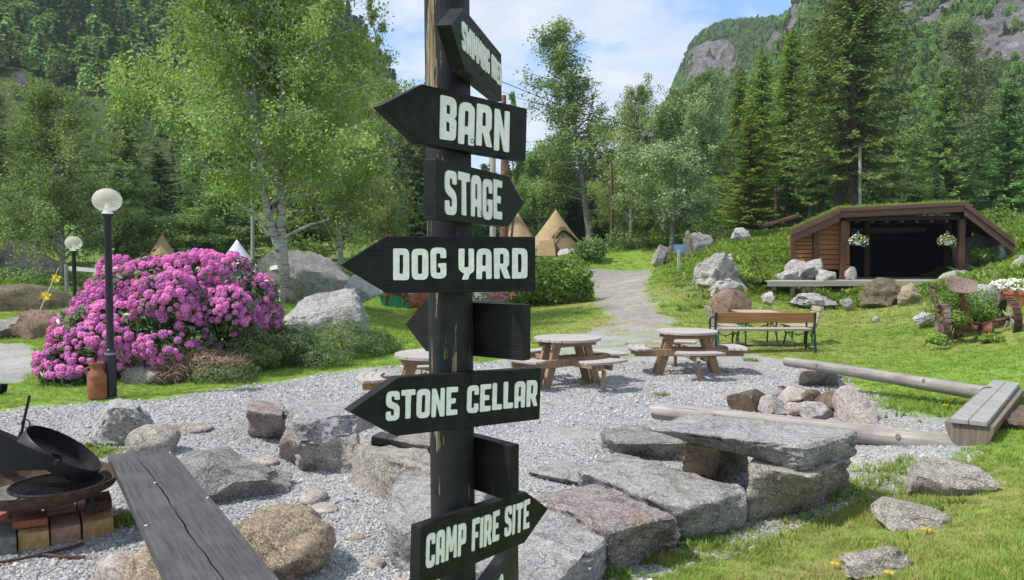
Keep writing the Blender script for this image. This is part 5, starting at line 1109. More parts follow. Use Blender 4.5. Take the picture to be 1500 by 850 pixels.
def pot(lab, u, v, y, wpx, hpx, seed):
    c = gy(u, v, y); r = wpx / 2 / F * y; h_ = hpx / F * y; t_ = thing('flower_pot', lab, 'flower pot', tuple(c), 'terracotta pots')
    MB().lathe([(r * .72, 0), (r * .97, h_ * .74), (r * 1.03, h_ * .75), (r * 1.04, h_ * .97), (r * .98, h_), (r * .9, h_ * .96), (0, h_ * .9)], 24).build('pot', MT['terracotta'], t_, local=True, smooth=True)
    addobj('foliage', cloud_mesh(seed, [(0, 0, h_ * 1.05, r * 1.15, r * 1.1, r * .45)], 420, .07, .5), MT['shrub'], t_)
    me = cloud_mesh(seed + 1, [(-.02, 0, h_ * 1.15, r * 1.3, r * 1.2, r * .42)], 420, .055, .9, .85, (0, 0, .3)); tag(addobj('flowers', me, MT['petal'], t_), kind='stuff')
pot('terracotta pot of white flowers in front, at the right edge', 1494, 452, 17.2, 42, 28, 3); pot('terracotta pot of white flowers partly behind another pot', 1482, 447, 17.9, 34, 27, 5)
bs = gy(995, 365, 33.0); r = thing('sign', 'small blue sign on a thin white post beside the path', 'sign', (bs[0], 33.0, hz(bs[0], 33)))
MB().box((bs[0], 32.96, bs[2]), (.50, .03, .38)).build('panel', MT['bluepaint'], r, bevel=.006)
for i in range(4): MB().box((bs[0] - .02 * (i % 2), 32.942, bs[2] + .11 - i * .07), (.34 - .06 * (i % 2), .004, .014)).build('text_line', MT['whitepaint'], r)
MB().box((bs[0] + .0, 33.02, (bs[2] + hz(bs[0], 33)) / 2), (.06, .06, bs[2] - hz(bs[0], 33) + .3)).build('post', MT['whitepaint'], r)
x_ = gy(994, 403, 30.5); o = MB().box((x_[0], 30.5, x_[2] + .45), (.10, .09, 1.0)).build('path_stake', MT['pole'], None, (x_[0], 30.5, x_[2]), bevel=.01); tag(o, 'pale wooden stake beside the path below the blue sign', 'stake')
def polet(lab, u, vt, vb, y, wpx, m_='pole', name='utility_pole', cat='pole', lean=0):
    a = gy(u + lean, vb, y); b_ = gy(u, vt, y); a[2] = min(a[2], hz(a[0], y)) - .1; o = MB().tube([a, b_], [wpx / 2 / F * y * 1.06, wpx / 2 / F * y * .92], 12).build(name, MT[m_], None, tuple(a), smooth=True); return tag(o, lab, cat)
polet('pale slim pole in front of the big spruce trunk behind the stage', 1260, 214, 310, 41, 4.6); polet('pale slim pole left of the twin-stemmed birch', 370, 238, 400, 33, 5.5)
polet('grey-white pole showing between the barn and stage boards', 722, 205, 380, 30, 9, 'pole')
def wire(lab, pts, y, rad=.012):
    P = [gy(u, v, yy) for (u, v), yy in zip(pts, y)]; o = MB().tube(P, rad, 5).build('power_line', MT['blackwall'], None, tuple(P[0])); tag(o, lab, 'wire')
wire('lower of two dark wires crossing the trees at far left', [(-60, 253), (80, 253.5), (200, 250)], [30, 30, 30]); wire('upper of two dark wires crossing the trees at far left', [(-60, 238), (80, 238.5), (220, 236)], [30.5, 30.5, 30.5])
wire('upper wire sloping right from the barn board to the conifers', [(716, 112), (770, 134), (850, 165), (950, 192), (1060, 216), (1180, 226)], [32, 33, 35, 37, 39, 42], .016); wire('lower wire sloping right from the barn board to the conifers', [(716, 128), (770, 147), (850, 172), (950, 199), (1060, 222), (1180, 231)], [32, 33, 35, 37, 39, 42], .009)
# net tape and ribbons on the left
na = gy(100, 393, 24); nb_ = gy(205, 402, 24); nc = gy(300, 400, 24); nd = gy(372, 399, 24); ne = gy(420, 388, 23); r = thing('net', 'white net tape strung between grey posts behind the rhododendron', 'net', (na[0], 24, hz(na[0], 24)))
for p, q in ((na, nb_), (nb_, nc), (nc, nd), (nd, ne)): MB().beam(p, q, .02, .12).build('tape', MT['net'], r)
p = gy(97, 396, 24); MB().tube([(p[0], 24, hz(p[0], 24) - .1), (p[0], 24, p[2] + .18)], .05, 10).build('net_post', MT['steel'], r, smooth=True)
ra_ = gy(86, 392, 23.8); rb_ = gy(48, 478, 20.5); o = MB().tube([ra_, rb_], .007, 4).build('rope', MT['net'], None, tuple(ra_)); tag(o, 'thin guy rope running down from the net post at left', 'rope')
for (u, v, y), lab in zip(((81, 408, 23.2), (66, 434, 22.1), (54, 470, 20.9)), ('yellow ribbon at the top of the guy rope', 'yellow ribbon halfway down the guy rope', 'yellow ribbon at the lower end of the guy rope')):
    c = gy(u, v, y); mb = MB()
    for k in range(6):
        a = k * 1.05 + .3; d = np.array([math.cos(a), .25 * math.sin(3 * a), math.sin(a) * .9]) * .17; s = np.array([-d[2], .04, d[0]]) * .3
        mb.add([c, c + d * .6 + s, c + d, c + d * .6 - s, c + [0, .02, 0], c + d * .6 + s + [0, .02, 0], c + d + [0, .02, 0], c + d * .6 - s + [0, .02, 0]], [(0, 1, 2, 3), (7, 6, 5, 4), (0, 4, 5, 1), (1, 5, 6, 2), (2, 6, 7, 3), (3, 7, 4, 0)])
    tag(mb.build('ribbon', MT['yellow'], None, tuple(c)), lab, 'ribbon', 'yellow ribbons on the guy rope')
p = gy(400, 440, 19); o = MB().tube([p + [-.05, 0, 0], p + [-.05, 0, .25], p + [.0, 0, .28], p + [.12, 0, .28], p + [.16, 0, .22], p + [.16, 0, -.2]], .018, 7).build('handrail', MT['whitepaint'], None, tuple(p), smooth=True); tag(o, 'small white bent pipe rail beside the birch foot', 'rail')
# bird house on the birch
p = gy(399, 304, 20.7); r = thing('bird_house', 'tiny triangular wooden bird house on the left birch stem', 'bird house', tuple(p))
MB().prism([(-.16, -.14), (.16, -.14), (0, .18)], -.1, .1, Matrix.Translation(Vector(p)) @ Matrix.Rotation(R_(90), 4, 'X')).build('body', MT['slatwood'], r)
MB().lathe([(.045, 0), (.045, .012), (0, .012)], 12, p + [0, -.1, -.02], Matrix.Rotation(R_(90), 3, 'X')).build('entrance_hole', MT['blackwall'], r)
for s in (-1, 1): MB().beam(p + [s * .185, 0, -.15], p + [0, 0, .2], .26, .02, (0, 0, 1)).build('roof_board', MT['stagewood'], r)
# dog yard bits seen under the dog yard board
def calf(lab, u, v, y, s, face, lying=False):
    p = gy(u, v, y); r = thing('calf', lab, 'calf', tuple(p)); h_ = 0 if not lying else -.30
    me = bpy.data.meshes.new('body'); J = [(0, 0, .52), (.26, 0, .54), (.40, 0, .66), (.52, 0, .74), (.66, 0, .66), (-.30, 0, .54), (-.42, .0, .50), (-.46, 0, .3)]; E = [(0, 1), (1, 2), (2, 3), (3, 4), (0, 5), (5, 6), (6, 7)]; rad = [.17, .16, .10, .09, .05, .16, .06, .02]
    for x, sy in ((.27, 1), (.27, -1), (-.32, 1), (-.32, -1)):
        k = len(J)
        if lying: J += [(x, sy * .14, .40), (x + .16, sy * .2, .34), (x + .02, sy * .24, .33)]
        else: J += [(x, sy * .09, .38), (x + (.02 if x > 0 else -.05), sy * .09, .22), (x + .01, sy * .09, .02)]
        rad += [.075, .045, .035]; E += [(1 if x > 0 else 5, k), (k, k + 1), (k + 1, k + 2)]
    for sy in (1, -1): k = len(J); J.append((.47, sy * .13, .80)); rad.append(.025); E.append((3, k))
    me.from_pydata([(a * s * face, b_ * s, (c + h_) * s) for a, b_, c in J], E, []); o = addobj('body', me, MT['calf'], r)
    o.modifiers.new('skin', 'SKIN'); sk = me.skin_vertices[0].data
    for q, rr in zip(sk, rad): q.radius = (rr * s, rr * s)
    sk[0].use_root = True; o.modifiers.new('sub', 'SUBSURF').levels = 1
    return r
calf('small brown calf standing on the lawn below the dog yard board', 578, 448, 24, .86, -1); calf('small brown calf lying on the lawn beside the standing one', 612, 452, 23.6, .6, -1, True)
p = gy(592, 446, 25.5); r = thing('trough', 'green trough with a grey tarpaulin cover on the lawn', 'trough', tuple(p)); MB().hexa([p + [x, y, z] for z, k in ((-.1, .9), (.30, 1)) for x, y in ((-.75 * k, -.3), (.6 * k, -.3), (.6 * k, .3), (-.75 * k, .3))]).build('tub', MT['greenplastic'], r, bevel=.03)
MB().hexa([p + [x, y, z] for z, k in ((.28, 1), (.62, .7)) for x, y in ((-.9 * k, -.4), (.7 * k, -.4), (.7 * k, .4), (-.9 * k, .4))]).build('cover', MT['tarp'], r, bevel=.08)
p = gy(622, 449, 24.6); tag(MB().lathe([(0, 0), (.42, 0), (.44, .25), (.30, .48), (0, .52)], 16, p).build('barrel', MT['calf'], None, tuple(p), smooth=True), 'brown rounded tub just left of the post on the lawn', 'tub')
p = gy(712, 449, 23.0); r = thing('flower_tub', 'low tub of pink and white flowers behind the post on the lawn', 'flower tub', tuple(p)); MB().lathe([(.5, 0), (.62, .2), (.6, .22), (0, .18)], 20, p).build('tub', MT['granitedark'], r, smooth=True)
addobj('foliage', cloud_mesh(70, [(0, 0, .28, .75, .55, .2)], 500, .10), MT['shrub'], r)
tag(addobj('white_flowers', cloud_mesh(71, [(-.25, -.1, .33, .5, .4, .18)], 260, .09, .9, .9), MT['petal'], r), kind='stuff'); tag(addobj('pink_flowers', cloud_mesh(72, [(.35, -.05, .38, .4, .4, .2)], 220, .09, .9, .9), MT['pinkpetal'], r), kind='stuff')
# jug and stone urn by the lamp post
p = gz(143, 583, 0); r = thing('milk_can', 'rusty brown milk can standing left of the near lamp post', 'milk can', tuple(p))
MB().lathe([(0, 0), (.125, 0), (.128, .03), (.128, .30), (.12, .34), (.085, .40), (.08, .44), (.1, .475), (.1, .5), (.07, .5), (.06, .45), (0, .45)], 24).build('body', MT['jug'], r, local=True, smooth=True)
MB().tube([(-.12, 0, .33), (-.17, 0, .37), (-.15, 0, .42), (-.09, 0, .43)], .012, 6).build('handle', MT['jug'], r, local=True, smooth=True)
p = gy(204, 536, 12.6); r = thing('planter', 'grey stone planter half covered by the rhododendron', 'planter', tuple(p)); MB().lathe([(0, 0), (.10, 0), (.085, .06), (.11, .11), (.20, .19), (.225, .22), (.2, .225), (0, .16)], 22, p).build('bowl', MT['granitedark'], r, smooth=True)
# fence rail and roofed rack far right of the path
p = gy(1142, 336, 44); r = thing('wood_rack', 'dark low wooden rack with a sloping roof under the conifers', 'rack', tuple(p)); q0, q1 = gy(1120, 330, 44), gy(1166, 317, 44)
MB().beam(q0, q1, 1.2, .14).build('roof', MT['stagewood'], r)
for u in (1124, 1140, 1158): a = gy(u, 345, 44); b_ = gy(u, 324, 44); MB().tube([a, b_], .08, 8).build('post', MT['stagepost'], r)

# ------------------------------------------------------------------ boulders and outcrops in the middle distance
def boulder(lab, u0, u1, v0, v1, y, seed, m_, depth=.8, cuts=8, rough=.13, name='boulder', group=None, tilt=(0, 0), rz=.3, sub=4):
    a = gy(u0, v1, y); b_ = gy(u1, v0, y); w_ = b_[0] - a[0]; h_ = b_[2] - a[2]
    return rock(name, lab, 'rock', ((a[0] + b_[0]) / 2, y + w_ * depth * .3, (a[2] + b_[2]) / 2 - h_ * .08), (w_ * 1.08, w_ * depth, h_ * 1.25), seed, m_, group, rz, cuts, rough, sub, tilt)
block('boulder', 'big lichen-spotted boulder leaning at the foot of the birch', 'rock', [gy(400, 476, 16.2), gy(526, 446, 16.3), gy(520, 416, 17.5), gy(452, 428, 17.4)], [gy(394, 506, 16.1), gy(538, 516, 16.2), gy(542, 484, 17.7), gy(408, 486, 17.5)], 71, 'granitemoss', None, .05, 22, 5)
boulder('large grey boulder behind the birch foot', 388, 500, 370, 440, 23.5, 72, 'granitedark', .8, 9, .14)
boulder('dark mossy boulder under the trees at far left', 0, 84, 366, 425, 33, 73, 'boulderdark')
boulder('mossy sloping rock at the far left edge', -80, 72, 424, 480, 22.5, 74, 'rockmoss', .8, 4, .1)
boulder('grey rock at the left edge beside the drive', -30, 46, 466, 500, 18.2, 75, 'granitedark'); boulder('brown-grey rounded rock below the ribbons', 18, 84, 458, 500, 18.0, 76, 'rockbrown'); boulder('small grey rock tucked against the rhododendron left side', 70, 120, 470, 500, 16.5, 77, 'granitedark')
boulder('stepped grey-tan rock under the stone planter', 165, 262, 534, 582, 12.4, 78, 'granitewarm', .5, 9, .14)
boulder('pale rocky ledge beside the lawn right of the birch boulder', 508, 552, 408, 440, 22.5, 79, 'granitepale')
boulder('round reddish brown boulder behind the garden table', 1048, 1102, 429, 466, 20.5, 80, 'rockbrown', .8, 3, .08); boulder('big white and brown outcrop above the round brown boulder', 1014, 1084, 388, 432, 25, 81, 'whiterock', 1.1, 11, .32)
boulder('low white rock just left of the round brown boulder', 1042, 1086, 414, 436, 23.5, 82, 'whiterock', .7, 10, .3); boulder('grey boulder left of the blue sign', 958, 980, 364, 384, 38, 83, 'granitedark'); boulder('upper grey-brown outcrop right of the blue sign', 1008, 1042, 338, 370, 36, 84, 'granitedark', .7, 9, .18)
boulder('small tan rock face beside the blue sign', 1000, 1018, 345, 378, 35, 85, 'granitetan'); boulder('pale slanting rock high on the grassy bank', 1072, 1102, 334, 352, 36, 86, 'granitepale'); boulder('grey rock at the tent doorway', 822, 846, 364, 380, 46, 87, 'granitepale'); boulder('small tan rock on the bank left of the path trees', 930, 944, 352, 368, 42, 88, 'granitetan')
for i, (u0, u1, v0, v1) in enumerate([(1138, 1176, 394, 414), (1150, 1190, 383, 410), (1176, 1212, 386, 412), (1196, 1226, 398, 412), (1206, 1224, 396, 412), (1240, 1256, 396, 412)]):
    boulder(['white rock at the left foot of the stage rock pile', 'topmost white rock of the pile beside the stage wall', 'white rock in the middle of the stage pile', 'white rock at the right end of the stage pile', 'small white rock under the plank wall', 'single white rock behind the left stage post'][i], u0, u1, v0, v1, 26.3 + .2 * (i % 3), 90 + i, 'whiterock', .8, 9, .16, 'quarried_rock', 'white rocks piled beside the stage', sub=3)
boulder('dark natural rock under the right roof wing of the stage', 1415, 1490, 345, 408, 29.2, 97, 'granitedark', .6, 9, .2); boulder('pale rough rock below the right roof wing', 1440, 1478, 366, 402, 28.2, 98, 'whiterock', .7, 9, .18); boulder('flat pale rock at the right front corner of the stage floor', 1376, 1440, 396, 420, 26.6, 99, 'granitepale', .6, 9, .16)
boulder('mossy brown rock with a hollow in front of the stage', 1268, 1336, 416, 450, 23.6, 100, 'rockmoss', .6, 10, .22); boulder('brown tan rock right of the hollow mossy rock', 1316, 1352, 420, 450, 23.0, 101, 'granitetan', .6, 9, .16)
boulder('long white rock in the grass under the side deck', 1160, 1222, 434, 450, 23.8, 102, 'whiterock', .5, 9, .2); boulder('small white rock right of the long white one', 1230, 1254, 436, 448, 23.4, 103, 'whiterock'); boulder('little white rock on the lawn left of the side deck', 1118, 1136, 430, 446, 22.2, 104, 'whiterock')
boulder('large pale rock behind the mowing machine', 1424, 1476, 420, 458, 17.4, 105, 'whiterock', .8, 9, .16); boulder('pale rock between the mower wheels', 1430, 1462, 444, 470, 16.2, 106, 'granitepale'); boulder('flat grey rock on the lawn left of the mower', 1338, 1372, 460, 474, 17.2, 107, 'granitepale', .6); boulder('white rock beside the pots at the right edge', 1486, 1512, 378, 402, 24, 108, 'whiterock')
boulder('tiny white stone on the lawn before the stage', 1280, 1290, 464, 472, 19.6, 109, 'whiterock', .8, 6, .1, 'flat_stone', None, sub=2)
# ------------------------------------------------------------------ trees
def proto(mb, crown, ht, bark, leafm):
    tm = mb.build('trunk_proto', MT[bark], None, local=True, smooth=True); me = tm.data; me.name = 'trunk'; bpy.data.objects.remove(tm)
    crown.materials.clear(); crown.materials.append(MT[leafm]); co_ = np.empty(len(crown.vertices) * 3, np.float32); crown.vertices.foreach_get('co', co_); co_ = co_.reshape(-1, 3)
    return dict(trunk=me, crown=crown, h=float(np.percentile(co_[:, 2], 99.7)), w=float(np.percentile(np.hypot(co_[:, 0], co_[:, 1]), 97)) * 2)
def relook(p, leafm, bark=None):
    c = p['crown'].copy(); c.materials.clear(); c.materials.append(MT[leafm]); q = dict(p); q['crown'] = c
    if bark: t = p['trunk'].copy(); t.materials.clear(); t.materials.append(MT[bark]); q['trunk'] = t
    return q
def tree(name, cat, label, p, u, vtop, y, wpx, rz=0, group=None, ub=None):
    t = gy(u, vtop, y); x = gy(ub if ub is not None else u, vtop, y)[0]; z = hz(x, y) - .1; h_ = t[2] - z
    r = thing(name, label, cat, (x, y, z), group); r.scale = (wpx / F * y / p['w'],) * 2 + (h_ / p['h'],); r.rotation_euler.z = rz
    addobj('trunk', p['trunk'], None, r); addobj('crown', p['crown'], None, r); return r
P0 = gy(424, 430, 20.7); P0[2] = hz(P0[0], 20.7) - .05
def stem(px): return [gy(u, v, 20.7 + d) - P0 for u, v, d in px]
stems = [stem([(420, 436, 0), (415, 385, 0), (411, 330, .02), (413, 240, .05), (413, 150, .1), (411, 60, .1), (404, -40, .1), (398, -130, 0)]), stem([(421, 436, 0), (409, 368, -.05), (393, 318, -.12), (384, 265, -.2), (379, 200, -.2), (371, 120, -.1), (361, 30, 0), (350, -60, .1)])]
mb, crown = birch_meshes(5, 10, 4.2, 84000, .085, 84, .26, 1.0, stems, lambda t: 1.04 - .52 * t, .6, .15, 1.75)
mb.tube([(0.0, -.05, .35), (.18, -.12, .0), (.32, -.15, -.25)], [.12, .09, .06], 8).tube([(-.02, 0, .3), (-.16, -.1, 0), (-.2, -.12, -.25)], [.11, .09, .06], 8)
for a, b_, c in (((395, 345), (372, 312), (338, 292)), ((414, 300), (450, 285), (500, 262)), ((413, 350), (452, 330), (480, 322)), ((383, 232), (350, 200), (300, 150)), ((412, 110), (440, 80), (475, 60))):
    P = [gy(u, v, 20.6) - P0 for u, v in (a, b_, c)]; mb.tube(P, [.06, .042, .02], 6)
pm = proto(mb, crown, 1, 'bark', 'birch')
r = thing('birch_tree', 'big twin-stemmed birch with bright hanging leaves beside the leaning boulder', 'birch', tuple(P0)); addobj('trunk', pm['trunk'], None, r); addobj('crown', pm['crown'], None, r)
mb, c = birch_meshes(11, 9, 3.3, 27000, .11, 74, .16, .9, prof=lambda t: 1.0 - .62 * t ** 1.4); PB1 = proto(mb, c, 9, 'bark', 'birchmid')
mb, c = birch_meshes(23, 13, 2.7, 24000, .13, 78, .22, 1.2, prof=lambda t: (.95 if t < .5 else 1.38 - t * .86)); PB2 = proto(mb, c, 13, 'greybark', 'birchmid')
mb, c = birch_meshes(37, 9, 3.4, 32000, .13, 70, .12, .7); PB3 = proto(mb, c, 9, 'greybark', 'birchpale')
PA = relook(PB3, 'alder', 'twig'); PBL = relook(PB1, 'birch'); PB2P = relook(PB2, 'birchpale'); PB3M = relook(PB3, 'birchmid'); PB2A = relook(PB2, 'alder', 'twig')
mb, c = birch_meshes(51, 12, 1.6, 2600, .20, 16, .35, .5, width=.5); PT = proto(mb, c, 12, 'greybark', 'birchmid')
mb, c = spruce_meshes(3, 17, 3.4, .36, 22, .46, .085, .16, .20, .62); PS1 = proto(mb, c, 17, 'bigbark', 'spruce')
mb, c = spruce_meshes(8, 12, 2.6, .38, 16, .42, .09, .06, .10, .85); PS2 = proto(mb, c, 12, 'bigbark', 'spruce')
mb, c = spruce_meshes(14, 10, 2.5, .46, 15, .44, .11, .03, .06, .9, .10); PS3 = proto(mb, c, 10, 'bigbark', 'sprucebright')
mb, c = spruce_meshes(19, 14, 1.9, .36, 13, .44, .08, .10, .16, .75, .04, 6, .15); PL = proto(mb, c, 14, 'bigbark', 'larch')
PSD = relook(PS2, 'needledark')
mb, c = birch_meshes(61, 14, 2.2, 6500, .28, 26, .45, .3, width=.35); PP = proto(mb, c, 14, 'pinebark', 'needledark'); PPL = relook(PP, 'spruce')
T = [ # name, category, label, proto, u, top v, depth, crown width px, turn
 ('birch_tree', 'birch', 'slender white-stemmed birch at far left behind the small lamp', PB1, 84, 112, 30, 190, .3), ('birch_tree', 'birch', 'light green birch leaning behind the right side of the twin-stemmed birch', PBL, 500, 20, 31, 190, 1.2),
 ('birch_tree', 'birch', 'pale birch filling the gap left of the signpost, above the dog yard board tip', PBL, 552, 150, 36, 130, 2.2), ('alder_tree', 'alder', 'dark green broadleaf tree between the near lamp and the spruce at left', PA, 165, 250, 37, 150, .4),
 ('alder_tree', 'alder', 'shaded dark broadleaf tree behind the rhododendron top', PA, 290, 268, 41, 160, 1.4), ('alder_tree', 'alder', 'dark broadleaf tree at the left edge behind the mossy boulder', PA, 8, 262, 38, 130, 2.1),
 ('birch_tree', 'birch', 'bushy green tree behind the pale slim pole at left', PB3M, 340, 250, 40, 150, 3.0), ('spruce_tree', 'spruce', 'dark narrow spruce rising left of the big birch', PS2, 183, 62, 55, 96, .2), ('spruce_tree', 'spruce', 'dark spruce tip at the left edge of the picture', PS2, -6, 132, 52, 78, 1.0),
 ('pine_tree', 'pine', 'thin sparse tree against the sky left of the post top', PT, 570, -14, 60, 74, .5), ('pine_tree', 'pine', 'dark pine left of the barn board tip', PP, 592, 98, 47, 92, .8), ('pine_tree', 'pine', 'dark pine behind the stage board at the post', PP, 640, 120, 50, 100, 1.9),
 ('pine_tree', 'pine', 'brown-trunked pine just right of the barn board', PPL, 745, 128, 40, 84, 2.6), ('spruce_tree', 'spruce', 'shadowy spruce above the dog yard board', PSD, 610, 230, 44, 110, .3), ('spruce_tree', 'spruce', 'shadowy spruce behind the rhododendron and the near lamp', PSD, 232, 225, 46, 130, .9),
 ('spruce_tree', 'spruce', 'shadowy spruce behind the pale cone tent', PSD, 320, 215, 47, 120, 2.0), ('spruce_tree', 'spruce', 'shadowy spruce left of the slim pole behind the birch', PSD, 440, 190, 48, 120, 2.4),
 ('birch_tree', 'birch', 'tall open-topped birch standing against the sky right of the signpost', PB2, 864, 22, 54, 165, .6), ('birch_tree', 'birch', 'young light green birch left of the tall open-topped one', PB3M, 790, 196, 58, 120, 1.7), ('birch_tree', 'birch', 'round light birch crown between the tall birch and the grey-green tree', PBL, 925, 128, 50, 110, 2.9),
 ('willow_tree', 'tree', 'broad grey-green tree with a forked grey trunk beside the blue sign', PB3, 985, 108, 40, 172, 1.1), ('birch_tree', 'birch', 'low green birch behind the open tent', PB3M, 760, 250, 62, 120, .4), ('birch_tree', 'birch', 'slim birch right behind the tent, with thin white stem', PB1, 912, 215, 52, 80, .1),
 ('spruce_tree', 'spruce', 'huge dark spruce rising out of the picture behind the stage', PS1, 1256, -120, 42, 186, .5), ('larch_tree', 'conifer', 'leftmost yellowish conifer of the row left of the huge spruce', PL, 1084, 104, 52, 80, .1), ('larch_tree', 'conifer', 'second yellowish conifer of the row, taller than the leftmost', PL, 1117, 82, 50, 90, 1.3),
 ('larch_tree', 'conifer', 'yellowish conifer just left of the huge spruce, with the tallest tip of the row', PL, 1160, 50, 48, 110, 2.2), ('spruce_tree', 'spruce', 'bushy spruce merging into the left flank of the huge spruce', PS1, 1208, 30, 46, 110, 3.1), ('larch_tree', 'conifer', 'low bright conifer under the yellowish row beside the path bank', PL, 1100, 170, 46, 90, .8),
 ('spruce_tree', 'spruce', 'medium dark spruce behind the right roof slope of the stage', PS2, 1387, 104, 54, 112, .9), ('spruce_tree', 'spruce', 'fresh green spruce with layered branches at the right edge', PS3, 1480, 122, 43, 130, 1.4), ('birch_tree', 'birch', 'pale grey-green wispy birch before the cliff at top right', PB2P, 1450, 24, 66, 130, 1.0),
 ('birch_tree', 'birch', 'soft green broadleaf tree between the huge spruce and the medium spruce', PB3M, 1328, 176, 62, 110, .3), ('alder_tree', 'alder', 'dark green broadleaf tree behind the stage roof ridge', PA, 1310, 235, 52, 110, 2.5), ('alder_tree', 'alder', 'dark bushy tree behind the white pole by the stage', PB2A, 1285, 205, 55, 80, 1.2),
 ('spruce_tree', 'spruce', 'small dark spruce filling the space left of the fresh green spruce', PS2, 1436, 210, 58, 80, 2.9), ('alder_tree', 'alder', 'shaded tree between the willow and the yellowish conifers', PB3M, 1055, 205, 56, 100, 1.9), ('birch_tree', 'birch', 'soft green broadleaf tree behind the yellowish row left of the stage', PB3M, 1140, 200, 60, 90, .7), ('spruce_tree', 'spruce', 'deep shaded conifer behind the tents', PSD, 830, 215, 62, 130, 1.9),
]
for nm, cat, lab, p, u, vt, y, wp, rz in T: tree(nm, cat, lab, p, u, vt, y, wp, rz)
# bare trunks one can tell apart below the conifers
for u, v0, v1, y, wp, m_, lab in [(1228, 150, 322, 43, 9, 'bigbark', 'thick bare trunk under the conifers just left of the white pole by the stage'), (1186, 250, 330, 46, 6, 'bigbark', 'bare conifer trunk above the left roof slope of the stage'), (1136, 270, 335, 45, 6, 'bigbark', 'bare conifer trunk beside the dark wooden rack'),
                                  (896, 240, 352, 43, 5, 'bigbark', 'slim dark trunk right of the tall open-topped birch'), (566, 262, 330, 40, 6, 'pinebark', 'reddish pine trunk above the dog yard board tip'), (738, 140, 300, 40, 12, 'pinebark', 'thick pinkish pine trunk between the barn and stage boards')]:
    a = gy(u, v1, y); b_ = gy(u, v0, y); a[2] = hz(a[0], y) - .1; tag(MB().tube([a, (a + b_) / 2 + [.03, 0, 0], b_], [wp / F * y * .55, wp / F * y * .5, wp / F * y * .3], 10).build('tree_trunk', MT[m_], None, tuple(a), smooth=True), lab, 'tree trunk')
# ------------------------------------------------------------------ far wooded slopes and wood edge
me1 = cloud_mesh(71, [(0, 0, 3.6, 1.9, 1.9, 2.3), (.9, .5, 2.6, 1.4, 1.3, 1.4), (-.9, -.4, 2.8, 1.3, 1.4, 1.5), (.2, -.9, 4.4, 1.1, 1.1, 1.3), (-.3, .8, 1.8, 1.5, 1.4, 1.2)], 620, .80, .75, .85, clump_scale=.5)
mb, c2_ = spruce_meshes(77, 9, 1.7, .95, 4, .95, .45, .05, .1, .85, .0, 6); 
src = [source('far_broadleaf', me1, MT['farleaf']), source('far_conifer', c2_, MT['farneedle'])]
def hill_points(hd_, n, seed, reject, pc, smin=.04, smax=1.05, ulim=(-1e9, 1e9)):
    P, rk, pu, pv, S = hd_; rng = np.random.default_rng(seed); k = rng.integers(0, P.shape[0] - 1, n * 6); j = rng.integers(0, P.shape[1] - 1, n * 6)
    a = rng.random((n * 6, 1)); b_ = rng.random((n * 6, 1)); q = P[k, j] * (1 - a) * (1 - b_) + P[k + 1, j] * a * (1 - b_) + P[k, j + 1] * (1 - a) * b_ + P[k + 1, j + 1] * a * b_
    u = pu[k, j]; v = pv[k, j]; ok = (rk[k, j] < .42) & (S[k, j] > smin) & (S[k, j] < smax) & (u > -140) & (u < 1640) & (u > ulim[0]) & (u < ulim[1]) & (v > -120) & ~reject(u, v, q)
    q = q[ok][:n]; u = u[ok][:n]; v = v[ok][:n]; m_ = len(q); cn = rng.random(m_) < pc(u, v)
    return q, np.c_[rng.normal(size=m_) * .04, rng.normal(size=m_) * .04, rng.uniform(0, 6.28, m_)], rng.uniform(.65, 1.25, m_), cn.astype(int)
CLEAR = [(-200, 95), (60, 118), (160, 150), (240, 190), (300, 330), (-200, 330)]
q, ro, s, ix = hill_points(hl, 5200, 1, lambda u, v, q: inpoly(u, v, CLEAR) | (np.hypot(u - 30, (v - 20) * 1.3) < 26), lambda u, v: np.where((v > 40) & (v < 135), .32, .05)); s = s * np.clip(q[:, 1] / 190, .5, .85); scatter('wooded_left_slope', q, ro, s, src, ix)
q, ro, s, ix = hill_points(hl, 700, 2, lambda u, v, q: ~inpoly(u, v, CLEAR), lambda u, v: .05 + 0 * u); scatter('low_scrub', q, ro, s * .22, src, ix)
q, ro, s, ix = hill_points(hm, 9000, 3, lambda u, v, q: (v > 200), lambda u, v: .12 + 0 * u, .04, 1.01, (930, 1250)); scatter('wooded_far_mountain', q, ro, s * .36, src, ix)
q, ro, s, ix = hill_points(hr, 9000, 4, lambda u, v, q: (v > 300), lambda u, v: np.where(v > 60, .2, .06), .04, 1.0, (1040, 1640)); scatter('wooded_right_slope', q, ro, s * np.clip(q[:, 1] / 520, .2, .45), src, ix)
rng = np.random.default_rng(9); pts = []
while len(pts) < 620:
    u = rng.uniform(-160, 1660); y = rng.uniform(50 if u > 1050 else 62, 96); x = (u - 750) / F * y
    if u < 330 and rng.random() < .93: continue
    pts.append((x, y, hz(x, y) - .2))
pts = np.array(pts); me_e = cloud_mesh(75, [(0, 0, 3.8, 1.9, 1.9, 2.6), (.9, .5, 2.6, 1.4, 1.3, 1.6), (-.9, -.4, 2.8, 1.3, 1.4, 1.7), (.2, -.9, 4.8, 1.1, 1.1, 1.4), (-.3, .8, 1.6, 1.5, 1.4, 1.4)], 5200, .26, .6, .7, clump_scale=.6)
mb, c3_ = spruce_meshes(79, 9.5, 1.7, .42, 10, .5, .12, .04, .1, .85, .0, 7)
src_e = [source('edge_broadleaf', me_e, MT['alder']), source('edge_conifer', c3_, MT['farneedle'])]
scatter('wood_edge', pts, np.c_[np.zeros((620, 2)), rng.uniform(0, 6.28, 620)], rng.uniform(.75, 1.25, 620) * np.where(pts[:, 0] > 12, .62, np.where(pts[:, 0] > -6, .7, .85)) * np.clip(pts[:, 1] / 75, .75, 1.2), src_e, (rng.random(620) < .28).astype(int))

